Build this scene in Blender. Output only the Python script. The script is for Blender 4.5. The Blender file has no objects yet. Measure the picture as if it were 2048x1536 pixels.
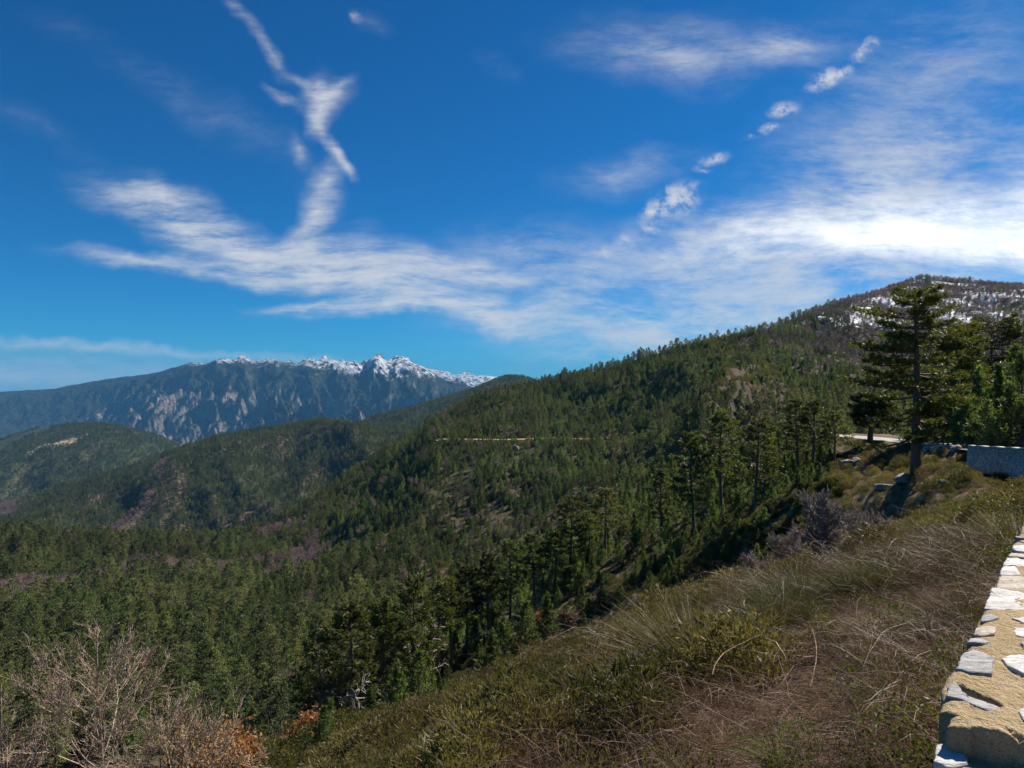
import bpy, math, random
import numpy as np
from mathutils import Vector, Matrix

random.seed(7)
RS = np.random.RandomState(11)
PI = math.pi
C = bpy.context.scene.collection
HAZE, SUN, SKY, SKYSAT, SKYTINT, EXPO = 3.5e-5, 5.0, 0.12, 1.15, (0.050, 0.300, 0.440), 0.86
F2 = 1366.0                       # focal length of the photograph in its own 2048-wide pixels


def UU(u):
    return (u - 1024.0) / F2


def VV(v):
    return (768.0 - v) / F2


# ------------------------------------------------------------------ noise
def _h(ix, iy, seed):
    a = (ix.astype(np.int64) * 374761393 + iy.astype(np.int64) * 668265263 + seed * 974634777) & 0xFFFFFFFF
    a = ((a ^ (a >> 13)) * 1274126177) & 0xFFFFFFFF
    a = ((a ^ (a >> 16)) * 2246822519) & 0xFFFFFFFF
    return ((a ^ (a >> 15)) & 0xFFFFFF) / float(0xFFFFFF)


def vn(x, y, seed=0):
    x = np.asarray(x, float); y = np.asarray(y, float)
    ix = np.floor(x); iy = np.floor(y); fx = x - ix; fy = y - iy
    fx = fx * fx * fx * (fx * (fx * 6 - 15) + 10); fy = fy * fy * fy * (fy * (fy * 6 - 15) + 10)
    a = _h(ix, iy, seed); b = _h(ix + 1, iy, seed); c = _h(ix, iy + 1, seed); d = _h(ix + 1, iy + 1, seed)
    return (a * (1 - fx) + b * fx) * (1 - fy) + (c * (1 - fx) + d * fx) * fy


def fbm(x, y, oct=4, seed=0, gain=0.5, ridged=False):
    s = 0; a = 1; t = 0
    x = np.asarray(x, float); y = np.asarray(y, float)
    for k in range(oct):
        n = vn(x, y, seed + k * 17)
        if ridged:
            n = 1 - np.abs(2 * n - 1)
        s = s + a * n; t += a; a *= gain
        x, y = 2.03 * (x * 0.8 - y * 0.6) + 3.1, 2.03 * (x * 0.6 + y * 0.8) - 1.7
    return s / t


def sst(a, b, x):
    t = np.clip((np.asarray(x, float) - a) / (b - a), 0, 1)
    return t * t * (3 - 2 * t)


def pchip(xk, yk, x):
    xk = np.asarray(xk, float); yk = np.asarray(yk, float); x = np.clip(np.asarray(x, float), xk[0], xk[-1])
    h = np.diff(xk); d = np.diff(yk) / h; m = np.zeros(len(xk))
    for i in range(1, len(xk) - 1):
        if d[i - 1] * d[i] > 0:
            w1 = 2 * h[i] + h[i - 1]; w2 = h[i] + 2 * h[i - 1]
            m[i] = (w1 + w2) / (w1 / d[i - 1] + w2 / d[i])
    m[0] = d[0]; m[-1] = d[-1]
    i = np.clip(np.searchsorted(xk, x, 'right') - 1, 0, len(xk) - 2)
    t = (x - xk[i]) / h[i]
    return ((2 * t**3 - 3 * t**2 + 1) * yk[i] + (t**3 - 2 * t**2 + t) * h[i] * m[i]
            + (-2 * t**3 + 3 * t**2) * yk[i + 1] + (t**3 - t**2) * h[i] * m[i + 1])


# ------------------------------------------------------------------ mesh helpers
def make_mesh(name, V, F, mat, smooth=False):
    V = np.asarray(V, np.float32); F = np.asarray(F, np.int32)
    me = bpy.data.meshes.new(name)
    k = F.shape[1]
    me.vertices.add(len(V)); me.vertices.foreach_set('co', V.ravel())
    me.loops.add(F.size); me.loops.foreach_set('vertex_index', F.ravel())
    me.polygons.add(len(F)); me.polygons.foreach_set('loop_start', np.arange(0, F.size, k, dtype=np.int32))
    me.update(calc_edges=True); me.validate()
    if mat is not None:
        me.materials.append(mat)
    if smooth:
        me.polygons.foreach_set('use_smooth', np.ones(len(F), bool))
    return me


def link(name, me, parent=None, loc=None):
    o = bpy.data.objects.new(name, me); C.objects.link(o)
    if parent is not None:
        o.parent = parent
    if loc is not None:
        o.location = loc
    return o


def tag(o, label=None, cat=None, group=None, kind=None):
    if label: o['label'] = label
    if cat: o['category'] = cat
    if group: o['group'] = group
    if kind: o['kind'] = kind
    return o


def empty(name, loc, rz=0.0):
    o = bpy.data.objects.new(name, None); C.objects.link(o)
    o.location = loc; o.rotation_euler = (0, 0, rz); o.empty_display_size = 0.2
    return o


def dup(root, loc, rz, sc):
    r = root.copy(); C.objects.link(r)
    r.location = loc; r.rotation_euler = (0, 0, rz); r.scale = sc
    for ch in list(root.children):
        c = ch.copy(); C.objects.link(c); c.parent = r
    return r


class Geo:
    def __init__(s): s.V = []; s.F = []; s.n = 0
    def add(s, V, F):
        V = np.asarray(V, float).reshape(-1, 3); F = np.asarray(F, int)
        s.V.append(V); s.F.append(F + s.n); s.n += len(V)
    def out(s): return np.concatenate(s.V), np.concatenate(s.F)


def norm(a):
    return a / (np.linalg.norm(a, axis=-1, keepdims=True) + 1e-9)


def prisms(P, R, k=3):
    """P (n,s,3) polylines, R (n,s) radii -> triangles"""
    P = np.asarray(P, float); R = np.asarray(R, float)
    n, s, _ = P.shape
    T = np.gradient(P, axis=1) if s > 2 else np.repeat((P[:, 1:] - P[:, :1]), s, axis=1)
    T = norm(T)
    ref = np.where(np.abs(T[..., 2:3]) > 0.8, np.array([1.0, 0, 0]), np.array([0, 0, 1.0]))
    A = norm(np.cross(T, ref)); B = np.cross(T, A)
    ang = np.arange(k) * 2 * PI / k
    V = P[:, :, None, :] + R[:, :, None, None] * (A[:, :, None, :] * np.cos(ang)[None, None, :, None] + B[:, :, None, :] * np.sin(ang)[None, None, :, None])
    idx = np.arange(n * s * k).reshape(n, s, k)
    a = idx[:, :-1, :]; b = np.roll(a, -1, axis=2); c = idx[:, 1:, :]; d = np.roll(c, -1, axis=2)
    F = np.concatenate([np.stack([a, b, d], -1).reshape(-1, 3), np.stack([a, d, c], -1).reshape(-1, 3)])
    return V.reshape(-1, 3), F


def ribbons(P, W, rs):
    P = np.asarray(P, float); n, s, _ = P.shape
    T = norm(np.gradient(P, axis=1)); rnd = rs.normal(size=(n, 1, 3))
    S = norm(np.cross(T, np.repeat(rnd, s, 1))) * np.asarray(W)[..., None] * 0.5
    V = np.stack([P - S, P + S], 2)
    idx = np.arange(n * s * 2).reshape(n, s, 2)
    a = idx[:, :-1, 0]; b = idx[:, :-1, 1]; c = idx[:, 1:, 1]; d = idx[:, 1:, 0]
    F = np.concatenate([np.stack([a, b, c], -1).reshape(-1, 3), np.stack([a, c, d], -1).reshape(-1, 3)])
    return V.reshape(-1, 3), F


def needles(c, d, L, w, rs, spread=0.7, m=6):
    """m thin triangles round every centre c, pointing roughly along d"""
    n = len(c)
    cc = np.repeat(c, m, 0) + rs.normal(size=(n * m, 3)) * (np.repeat(L, m)[:, None] * 0.22)
    dd = norm(np.repeat(d, m, 0) + rs.normal(size=(n * m, 3)) * spread)
    LL = np.repeat(L, m) * rs.uniform(0.6, 1.25, n * m)
    s = norm(np.cross(dd, rs.normal(size=(n * m, 3)))) * (np.repeat(w, m) * rs.uniform(0.6, 1.3, n * m))[:, None] * 0.5
    b = cc - dd * LL[:, None] * 0.35; t = cc + dd * LL[:, None] * 0.65
    V = np.stack([b - s * 0.5, cc + s, t, cc - s], 1).reshape(-1, 3)
    i = np.arange(n * m) * 4
    F = np.concatenate([np.stack([i, i + 1, i + 2], -1), np.stack([i, i + 2, i + 3], -1)])
    return V, F


# ------------------------------------------------------------------ node helpers
class NT:
    def __init__(s, tree): s.t = tree; s.n = tree.nodes; s.l = tree.links
    def new(s, typ, props=None, ins=None):
        nd = s.n.new(typ)
        for k, v in (props or {}).items(): setattr(nd, k, v)
        for k, v in (ins or {}).items(): s.put(nd.inputs[k], v)
        return nd
    def put(s, sock, v):
        if isinstance(v, bpy.types.NodeSocket): s.l.new(v, sock)
        elif isinstance(v, bpy.types.Node): s.l.new(v.outputs[0], sock)
        else: sock.default_value = v
    def m(s, op, a, b=None, c=None, clamp=False):
        nd = s.n.new('ShaderNodeMath'); nd.operation = op; nd.use_clamp = clamp
        s.put(nd.inputs[0], a)
        if b is not None: s.put(nd.inputs[1], b)
        if c is not None: s.put(nd.inputs[2], c)
        return nd.outputs[0]
    def vm(s, op, a, b=None):
        nd = s.n.new('ShaderNodeVectorMath'); nd.operation = op
        s.put(nd.inputs[0], a)
        if b is not None:
            if op == 'SCALE': s.put(nd.inputs[3], b)
            else: s.put(nd.inputs[1], b)
        return nd.outputs[0]
    def mix(s, fac, a, b, blend='MIX'):
        nd = s.n.new('ShaderNodeMix'); nd.data_type = 'RGBA'; nd.blend_type = blend
        s.put(nd.inputs[0], fac); s.put(nd.inputs[6], a if not isinstance(a, tuple) else (*a[:3], 1)); s.put(nd.inputs[7], b if not isinstance(b, tuple) else (*b[:3], 1))
        return nd.outputs[2]
    def noise(s, vec, scale, detail=3, rough=0.55, dist=0.0, col=False):
        nd = s.n.new('ShaderNodeTexNoise')
        if vec is not None: s.put(nd.inputs['Vector'], vec)
        nd.inputs['Scale'].default_value = scale; nd.inputs['Detail'].default_value = detail
        nd.inputs['Roughness'].default_value = rough; nd.inputs['Distortion'].default_value = dist
        return nd.outputs['Color' if col else 'Fac']
    def rng(s, x, a, b, c=0.0, d=1.0, smooth=True):
        nd = s.n.new('ShaderNodeMapRange'); nd.interpolation_type = 'SMOOTHSTEP' if smooth else 'LINEAR'
        s.put(nd.inputs[0], x)
        for i, v in zip((1, 2, 3, 4), (a, b, c, d)): s.put(nd.inputs[i], v)
        return nd.outputs[0]
    def sep(s, v):
        nd = s.n.new('ShaderNodeSeparateXYZ'); s.put(nd.inputs[0], v); return nd.outputs
    def comb(s, x=0.0, y=0.0, z=0.0):
        nd = s.n.new('ShaderNodeCombineXYZ')
        for i, v in enumerate((x, y, z)): s.put(nd.inputs[i], v)
        return nd.outputs[0]


def new_mat(name):
    m = bpy.data.materials.new(name); m.use_nodes = True
    m.node_tree.nodes.clear()
    return m, NT(m.node_tree)


def finish(nt, shader):
    o = nt.n.new('ShaderNodeOutputMaterial'); nt.put(o.inputs['Surface'], shader)


def foliage_mat(name, ca, cb, cc, trans=0.35, scale=0.9, rough=0.55, spec=0.25):
    m, nt = new_mat(name)
    oi = nt.new('ShaderNodeObjectInfo'); tc = nt.new('ShaderNodeTexCoord')
    off = nt.vm('ADD', tc.outputs['Object'], nt.vm('SCALE', (37.0, 11.0, 5.0), oi.outputs['Random']))
    n1 = nt.rng(nt.noise(off, scale, 3, 0.6), 0.32, 0.68)
    col = nt.mix(n1, ca, cb)
    col = nt.mix(nt.m('MULTIPLY', nt.rng(oi.outputs['Random'], 0.25, 1.0), 0.75), col, cc)
    fine = nt.rng(nt.noise(off, scale * 9, 2, 0.7), 0.25, 0.75, 0.6, 1.4)
    reg = nt.noise(oi.outputs['Location'], 0.016, 3, 0.6)
    fine = nt.m('MULTIPLY', fine, nt.rng(reg, 0.34, 0.66, 0.72, 1.30))
    col = nt.mix(nt.m('MULTIPLY', nt.rng(nt.noise(oi.outputs['Location'], 0.027, 2, 0.5), 0.5, 0.68), 0.5), col, cc)
    fine = nt.m('MULTIPLY', fine, nt.rng(nt.m('FRACT', nt.m('MULTIPLY', oi.outputs['Random'], 13.7)), 0.0, 1.0, 0.68, 1.38, False))
    col = nt.mix(1.0, col, nt.comb(fine, fine, fine), 'MULTIPLY')
    p = nt.new('ShaderNodeBsdfPrincipled', None, {'Base Color': col, 'Roughness': rough, 'Specular IOR Level': spec})
    tcol = nt.mix(1.0, col, (1.45, 1.45, 0.68), 'MULTIPLY')
    t = nt.new('ShaderNodeBsdfTranslucent', None, {'Color': tcol})
    mx = nt.new('ShaderNodeMixShader', None, {0: trans, 1: p.outputs[0], 2: t.outputs[0]})
    finish(nt, mx.outputs[0])
    return m


def bark_mat(name, ca, cb, scale=(3, 3, 0.7), bump=0.6):
    m, nt = new_mat(name)
    tc = nt.new('ShaderNodeTexCoord')
    mp = nt.new('ShaderNodeMapping', None, {'Vector': tc.outputs['Object'], 'Scale': scale})
    n = nt.noise(mp.outputs[0], 4, 5, 0.65)
    col = nt.mix(nt.rng(n, 0.3, 0.7), ca, cb)
    b = nt.new('ShaderNodeBump', None, {'Strength': bump, 'Distance': 0.05, 'Height': n})
    p = nt.new('ShaderNodeBsdfPrincipled', None, {'Base Color': col, 'Roughness': 0.85, 'Specular IOR Level': 0.2, 'Normal': b.outputs[0]})
    finish(nt, p.outputs[0])
    return m


def rock_mat(name, ca, cb, scale=2.0, bump=0.8, rough=0.85, stretch=(1, 1, 1), dark=None):
    m, nt = new_mat(name)
    tc = nt.new('ShaderNodeTexCoord'); oi = nt.new('ShaderNodeObjectInfo')
    mp = nt.new('ShaderNodeMapping', None, {'Vector': tc.outputs['Object'], 'Scale': stretch})
    v = nt.vm('ADD', mp.outputs[0], nt.vm('SCALE', (19.0, 7.0, 13.0), oi.outputs['Random']))
    n = nt.noise(v, scale, 6, 0.65, 0.4); n2 = nt.noise(v, scale * 7, 4, 0.7)
    col = nt.mix(nt.rng(n, 0.35, 0.65), ca, cb)
    if dark is not None:
        col = nt.mix(nt.rng(nt.noise(v, scale * 2.3, 5, 0.7), 0.56, 0.7), col, dark)
    k = nt.rng(n2, 0.2, 0.8, 0.75, 1.2)
    col = nt.mix(1.0, col, nt.comb(k, k, k), 'MULTIPLY')
    h = nt.m('ADD', n, nt.m('MULTIPLY', n2, 0.35))
    b = nt.new('ShaderNodeBump', None, {'Strength': bump, 'Distance': 0.08, 'Height': h})
    p = nt.new('ShaderNodeBsdfPrincipled', None, {'Base Color': col, 'Roughness': rough, 'Specular IOR Level': 0.25, 'Normal': b.outputs[0]})
    finish(nt, p.outputs[0])
    return m


# ------------------------------------------------------------------ materials
M = {}
M['pine'] = foliage_mat('pine_needles', (0.052, 0.078, 0.030), (0.108, 0.138, 0.048), (0.132, 0.134, 0.052), 0.38, 0.5)
M['heropine'] = foliage_mat('old_pine_needles', (0.034, 0.052, 0.013), (0.105, 0.112, 0.020), (0.085, 0.095, 0.018), 0.38, 0.45)
M['rowpine'] = foliage_mat('row_pine_needles', (0.040, 0.058, 0.017), (0.105, 0.122, 0.028), (0.095, 0.100, 0.024), 0.4, 0.45)
M['young'] = foliage_mat('young_conifer_needles', (0.065, 0.105, 0.036), (0.120, 0.165, 0.050), (0.110, 0.140, 0.040), 0.4, 1.2)
M['heather'] = foliage_mat('heather_leaves', (0.080, 0.074, 0.026), (0.152, 0.128, 0.044), (0.140, 0.102, 0.050), 0.35, 2.2)
M['bushy'] = foliage_mat('dark_bush_leaves', (0.050, 0.062, 0.016), (0.098, 0.100, 0.022), (0.085, 0.076, 0.022), 0.35, 2.2)
M['broom'] = foliage_mat('broom_stems', (0.066, 0.080, 0.022), (0.110, 0.112, 0.034), (0.130, 0.105, 0.050), 0.25, 2.0)
M['dry'] = foliage_mat('dry_stems', (0.105, 0.052, 0.036), (0.175, 0.098, 0.070), (0.180, 0.115, 0.082), 0.15, 3.0)
M['blond'] = foliage_mat('blond_stems', (0.32, 0.21, 0.14), (0.42, 0.30, 0.20), (0.38, 0.24, 0.17), 0.1, 3.0)
M['bramble'] = foliage_mat('bramble_leaves', (0.055, 0.085, 0.018), (0.090, 0.125, 0.026), (0.105, 0.082, 0.026), 0.35, 5.0)
M['grass'] = foliage_mat('grass_blades', (0.085, 0.135, 0.022), (0.135, 0.175, 0.040), (0.16, 0.15, 0.05), 0.4, 4.0)
M['russet'] = foliage_mat('russet_oak_leaves', (0.28, 0.115, 0.055), (0.42, 0.19, 0.085), (0.36, 0.17, 0.085), 0.35, 2.0)
M['yellow'] = foliage_mat('yellowed_leaves', (0.27, 0.16, 0.07), (0.38, 0.24, 0.11), (0.34, 0.20, 0.09), 0.35, 3.0)
M['bare'] = foliage_mat('bare_twigs_mauve', (0.130, 0.088, 0.084), (0.215, 0.150, 0.140), (0.170, 0.118, 0.118), 0.1, 0.6)
M['bark'] = bark_mat('pine_bark', (0.080, 0.060, 0.047), (0.165, 0.130, 0.105))
M['herobark'] = bark_mat('old_pine_bark', (0.075, 0.052, 0.038), (0.175, 0.122, 0.086), (2.5, 2.5, 0.5), 1.0)
M['twig'] = bark_mat('pale_twig_bark', (0.30, 0.22, 0.16), (0.50, 0.39, 0.30), (5, 5, 2))
M['greytwig'] = bark_mat('grey_twig_bark', (0.22, 0.185, 0.16), (0.37, 0.31, 0.27), (5, 5, 2))
M['deadwood'] = bark_mat('bleached_deadwood', (0.26, 0.225, 0.19), (0.44, 0.39, 0.33), (4, 4, 1))
M['cutwood'] = bark_mat('sawn_wood', (0.50, 0.42, 0.30), (0.66, 0.58, 0.44), (4, 4, 4), 0.1)
M['granite'] = rock_mat('granite', (0.20, 0.165, 0.13), (0.37, 0.315, 0.26), 2.2, 1.0, dark=(0.12, 0.11, 0.095))
M['schist'] = rock_mat('white_schist', (0.46, 0.44, 0.41), (0.66, 0.64, 0.61), 5.0, 0.5, stretch=(0.7, 2.2, 6))
M['greyschist'] = rock_mat('grey_schist', (0.22, 0.215, 0.215), (0.40, 0.39, 0.38), 6.0, 0.5, stretch=(0.8, 2.5, 6), dark=(0.10, 0.10, 0.11))
M['tanschist'] = rock_mat('beige_schist', (0.36, 0.30, 0.24), (0.52, 0.46, 0.38), 6.0, 0.5, stretch=(0.8, 2.5, 6))
M['road'] = rock_mat('worn_road_surface', (0.26, 0.24, 0.22), (0.38, 0.355, 0.325), 0.8, 0.2)
M['dirt'] = rock_mat('pale_dirt', (0.24, 0.15, 0.09), (0.36, 0.24, 0.155), 0.25, 0.4)


def mortar():
    m, nt = new_mat('tan_mortar')
    tc = nt.new('ShaderNodeTexCoord')
    n = nt.noise(tc.outputs['Object'], 6, 5, 0.6); n2 = nt.noise(tc.outputs['Object'], 160, 3, 0.7); n3 = nt.noise(tc.outputs['Object'], 30, 4, 0.7)
    col = nt.mix(nt.rng(n, 0.3, 0.7), (0.39, 0.285, 0.155), (0.50, 0.385, 0.230))
    col = nt.mix(nt.rng(n2, 0.55, 0.68), col, (0.22, 0.155, 0.085))
    col = nt.mix(nt.rng(n3, 0.62, 0.75), col, (0.33, 0.25, 0.15))
    h = nt.m('ADD', n3, nt.m('MULTIPLY', n2, 0.3))
    b = nt.new('ShaderNodeBump', None, {'Strength': 1.0, 'Distance': 0.035, 'Height': h})
    p = nt.new('ShaderNodeBsdfPrincipled', None, {'Base Color': col, 'Roughness': 0.92, 'Specular IOR Level': 0.15, 'Normal': b.outputs[0]})
    finish(nt, p.outputs[0]); return m
M['mortar'] = mortar()


def masonry():
    m, nt = new_mat('grey_stone_masonry')
    tc = nt.new('ShaderNodeTexCoord')
    mp = nt.new('ShaderNodeMapping', None, {'Vector': tc.outputs['UV'], 'Scale': (1.0, 1.5, 1)})
    v = nt.new('ShaderNodeTexVoronoi', {'feature': 'DISTANCE_TO_EDGE', 'voronoi_dimensions': '2D'}, {'Vector': mp.outputs[0], 'Scale': 2.6})
    vc = nt.new('ShaderNodeTexVoronoi', {'voronoi_dimensions': '2D'}, {'Vector': mp.outputs[0], 'Scale': 2.6})
    e = nt.rng(v.outputs[0], 0.02, 0.09)
    g = nt.rng(nt.sep(vc.outputs['Color'])[0], 0.0, 1.0, 0.6, 1.25, False)
    st = nt.mix(nt.noise(tc.outputs['Object'], 5, 4), (0.40, 0.345, 0.29), (0.58, 0.51, 0.43))
    st = nt.mix(1.0, st, nt.comb(g, g, g), 'MULTIPLY')
    col = nt.mix(e, (0.16, 0.145, 0.13), st)
    b = nt.new('ShaderNodeBump', None, {'Strength': 0.9, 'Distance': 0.05, 'Height': e})
    p = nt.new('ShaderNodeBsdfPrincipled', None, {'Base Color': col, 'Roughness': 0.9, 'Normal': b.outputs[0]})
    finish(nt, p.outputs[0]); return m
M['masonry'] = masonry()


def near_ground():
    m, nt = new_mat('slope_soil')
    g = nt.new('ShaderNodeNewGeometry'); pos = g.outputs['Position']
    n1 = nt.noise(pos, 0.16, 5, 0.6); n2 = nt.noise(pos, 1.6, 5, 0.65); n3 = nt.noise(pos, 9, 4, 0.7)
    col = nt.mix(nt.rng(n1, 0.35, 0.65), (0.110, 0.070, 0.044), (0.155, 0.110, 0.068))
    col = nt.mix(nt.rng(n2, 0.5, 0.68), col, (0.085, 0.080, 0.030))
    col = nt.mix(nt.rng(n3, 0.55, 0.75), col, (0.23, 0.165, 0.115))
    slope = nt.rng(nt.sep(g.outputs['True Normal'])[2], 0.62, 0.80, 1.0, 0.0)
    earth = nt.mix(nt.rng(n2, 0.3, 0.7), (0.19, 0.125, 0.085), (0.34, 0.24, 0.165))
    col = nt.mix(slope, col, earth)
    h = nt.m('ADD', n2, nt.m('MULTIPLY', n3, 0.4))
    b = nt.new('ShaderNodeBump', None, {'Strength': 1.0, 'Distance': 0.25, 'Height': h})
    p = nt.new('ShaderNodeBsdfPrincipled', None, {'Base Color': col, 'Roughness': 0.95, 'Specular IOR Level': 0.1, 'Normal': b.outputs[0]})
    finish(nt, p.outputs[0]); return m
M['soil'] = near_ground()


def hill_ground():
    """brown litter and heath with snow lying in patches high on the right-hand hill"""
    m, nt = new_mat('hill_heath')
    g = nt.new('ShaderNodeNewGeometry'); pos = g.outputs['Position']; X, Y, Z = nt.sep(pos)
    n1 = nt.noise(pos, 0.012, 5, 0.6); n2 = nt.noise(pos, 0.12, 4, 0.65)
    col = nt.mix(nt.rng(n1, 0.35, 0.6), (0.044, 0.048, 0.020), (0.078, 0.054, 0.038))
    col = nt.mix(nt.rng(n2, 0.52, 0.72), col, (0.098, 0.072, 0.052))
    mp = nt.new('ShaderNodeMapping', None, {'Vector': pos, 'Rotation': (0, 0, -0.5), 'Scale': (0.45, 1.6, 1.0)})
    sn = nt.noise(mp.outputs[0], 0.022, 6, 0.68)
    zone = nt.m('MULTIPLY', nt.rng(Z, 5.0, 80.0), nt.rng(X, 95.0, 260.0))
    th = nt.m('SUBTRACT', 0.74, nt.m('MULTIPLY', zone, 0.30))
    sm = nt.m('MULTIPLY', nt.rng(nt.m('SUBTRACT', sn, th), 0.0, 0.03), nt.rng(zone, 0.05, 0.3))
    col = nt.mix(sm, col, (0.80, 0.82, 0.86))
    b = nt.new('ShaderNodeBump', None, {'Strength': 0.8, 'Distance': 3.0, 'Height': n2})
    p = nt.new('ShaderNodeBsdfPrincipled', None, {'Base Color': col, 'Roughness': 0.95, 'Specular IOR Level': 0.1, 'Normal': b.outputs[0]})
    finish(nt, p.outputs[0]); return m
M['hill'] = hill_ground()


def ridge_ground(name, ca, cb, cc, sc=0.004):
    m, nt = new_mat(name)
    g = nt.new('ShaderNodeNewGeometry'); pos = g.outputs['Position']
    n1 = nt.noise(pos, sc, 5, 0.6); n2 = nt.noise(pos, sc * 12, 4, 0.7)
    col = nt.mix(nt.rng(n1, 0.4, 0.62), ca, cb)
    col = nt.mix(nt.rng(n2, 0.55, 0.7), col, cc)
    b = nt.new('ShaderNodeBump', None, {'Strength': 1.0, 'Distance': 8.0, 'Height': n2})
    p = nt.new('ShaderNodeBsdfPrincipled', None, {'Base Color': col, 'Roughness': 0.95, 'Specular IOR Level': 0.1, 'Normal': b.outputs[0]})
    finish(nt, p.outputs[0]); return m
M['ridge'] = ridge_ground('ridge_heath', (0.045, 0.052, 0.026), (0.11, 0.072, 0.055), (0.075, 0.068, 0.038))
M['farridge'] = ridge_ground('far_ridge_forest', (0.030, 0.048, 0.022), (0.052, 0.062, 0.030), (0.06, 0.06, 0.032), 0.003)


def lefthill_ground():
    m, nt = new_mat('rounded_hill_cover')
    g = nt.new('ShaderNodeNewGeometry'); pos = g.outputs['Position']; X, Y, Z = nt.sep(pos)
    n1 = nt.noise(pos, 0.004, 5, 0.6); n2 = nt.noise(pos, 0.03, 5, 0.7)
    col = nt.mix(nt.rng(n1, 0.42, 0.6), (0.034, 0.052, 0.022), (0.062, 0.064, 0.030))
    col = nt.mix(nt.rng(n2, 0.58, 0.72), col, (0.085, 0.070, 0.045))
    dx = nt.m('DIVIDE', nt.m('SUBTRACT', X, UU(118) * 2750), 95.0); dy = nt.m('DIVIDE', nt.m('SUBTRACT', Y, 2750.0), 100.0)
    r = nt.m('SQRT', nt.m('ADD', nt.m('MULTIPLY', dx, dx), nt.m('MULTIPLY', dy, dy)))
    cl = nt.rng(nt.m('ADD', r, nt.m('MULTIPLY', nt.m('SUBTRACT', n2, 0.5), 5.0)), 0.95, 0.6)
    col = nt.mix(cl, col, (0.36, 0.28, 0.20))
    b = nt.new('ShaderNodeBump', None, {'Strength': 1.0, 'Distance': 10.0, 'Height': n2})
    p = nt.new('ShaderNodeBsdfPrincipled', None, {'Base Color': col, 'Roughness': 0.95, 'Specular IOR Level': 0.1, 'Normal': b.outputs[0]})
    finish(nt, p.outputs[0]); return m
M['lefthill'] = lefthill_ground()


def mountain_mat(name, snow_lo, snow_hi, far=False):
    m, nt = new_mat(name)
    g = nt.new('ShaderNodeNewGeometry'); pos = g.outputs['Position']; X, Y, Z = nt.sep(pos)
    n1 = nt.noise(pos, 0.0013, 5, 0.62); n2 = nt.noise(pos, 0.008, 6, 0.68)
    mp = nt.new('ShaderNodeMapping', None, {'Vector': pos, 'Scale': (2.2, 2.2, 0.5)})
    n3 = nt.noise(mp.outputs[0], 0.006, 6, 0.72)
    nz = nt.sep(g.outputs['Normal'])[2]
    wood = nt.mix(nt.rng(n2, 0.35, 0.65), (0.016, 0.026, 0.014), (0.040, 0.044, 0.026))
    rock = nt.mix(nt.rng(n3, 0.3, 0.7), (0.10, 0.085, 0.075), (0.34, 0.29, 0.26))
    # granite shows where it is steep, most on the middle faces
    zone = nt.m('MULTIPLY', nt.rng(X, -6200.0, -4600.0), nt.rng(X, -2300.0, -3000.0))
    zone = nt.m('MULTIPLY', zone, nt.rng(Z, 60.0, -160.0))
    s = nt.m('ADD', nt.m('MULTIPLY', nt.m('SUBTRACT', 0.80, nz), 1.1), nt.m('MULTIPLY', nt.m('SUBTRACT', n1, 0.5), 0.9))
    s = nt.m('ADD', s, nt.m('MULTIPLY', nt.m('SUBTRACT', n3, 0.5), 1.5))
    s = nt.m('ADD', s, nt.m('MULTIPLY', zone, 0.34))
    rk = nt.m('MULTIPLY', nt.rng(s, 0.30, 0.66), 0.85)
    col = nt.mix(rk, wood, rock)
    zs = nt.m('ADD', Z, nt.m('MULTIPLY', nt.m('SUBTRACT', n2, 0.5), 420.0))
    zs = nt.m('ADD', zs, nt.rng(X, -3000.0, -1800.0, -150.0, 60.0))
    zs = nt.m('ADD', zs, nt.m('MULTIPLY', nt.m('SUBTRACT', nz, 0.75), 260.0))
    sm = nt.rng(zs, snow_lo, snow_hi)
    sm = nt.m('MULTIPLY', sm, nt.rng(n3, 0.60, 0.44, 0.0, 1.0))
    col = nt.mix(sm, col, (0.82, 0.84, 0.88))
    h = nt.m('ADD', n3, n2)
    b = nt.new('ShaderNodeBump', None, {'Strength': 1.0, 'Distance': 110.0, 'Height': h})
    p = nt.new('ShaderNodeBsdfPrincipled', None, {'Base Color': col, 'Roughness': 0.95, 'Specular IOR Level': 0.1, 'Normal': b.outputs[0]})
    finish(nt, p.outputs[0]); return m
M['mountain'] = mountain_mat('granite_mountain', 120.0, 260.0)
M['snowmount'] = mountain_mat('snow_mountain', -350.0, 150.0)


def sea_mat():
    m, nt = new_mat('sea_water')
    p = nt.new('ShaderNodeBsdfPrincipled', None, {'Base Color': (0.02, 0.06, 0.10, 1), 'Roughness': 0.35})
    finish(nt, p.outputs[0]); return m
M['sea'] = sea_mat()

# ------------------------------------------------------------------ near slope (the road runs along its right side)
W = np.array([(-7.6, -8.37), (1.41, 2.27), (3.96, 5.28), (12.5, 15.2), (24.0, 29.5), (33.0, 42.0), (38.2, 51.5), (42.0, 62.5),
              (45.0, 74.0), (48.5, 95.0), (51.0, 112.0), (52.0, 132.0), (50.0, 165.0), (46.0, 200.0)])


def smooth_poly(P, step=0.5):
    d = np.r_[0, np.cumsum(np.linalg.norm(np.diff(P, axis=0), axis=1))]
    s = np.arange(0, d[-1], step)
    return np.c_[pchip(d, P[:, 0], s), pchip(d, P[:, 1], s)]


WP = smooth_poly(W, 0.4)
WS = np.r_[0, np.cumsum(np.linalg.norm(np.diff(WP, axis=0), axis=1))]
WS -= WS[np.argmin(np.linalg.norm(WP - np.array([1.41, 2.27]), axis=1))]
WT = norm(np.gradient(WP, axis=0)); WN = np.c_[-WT[:, 1], WT[:, 0]]


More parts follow.
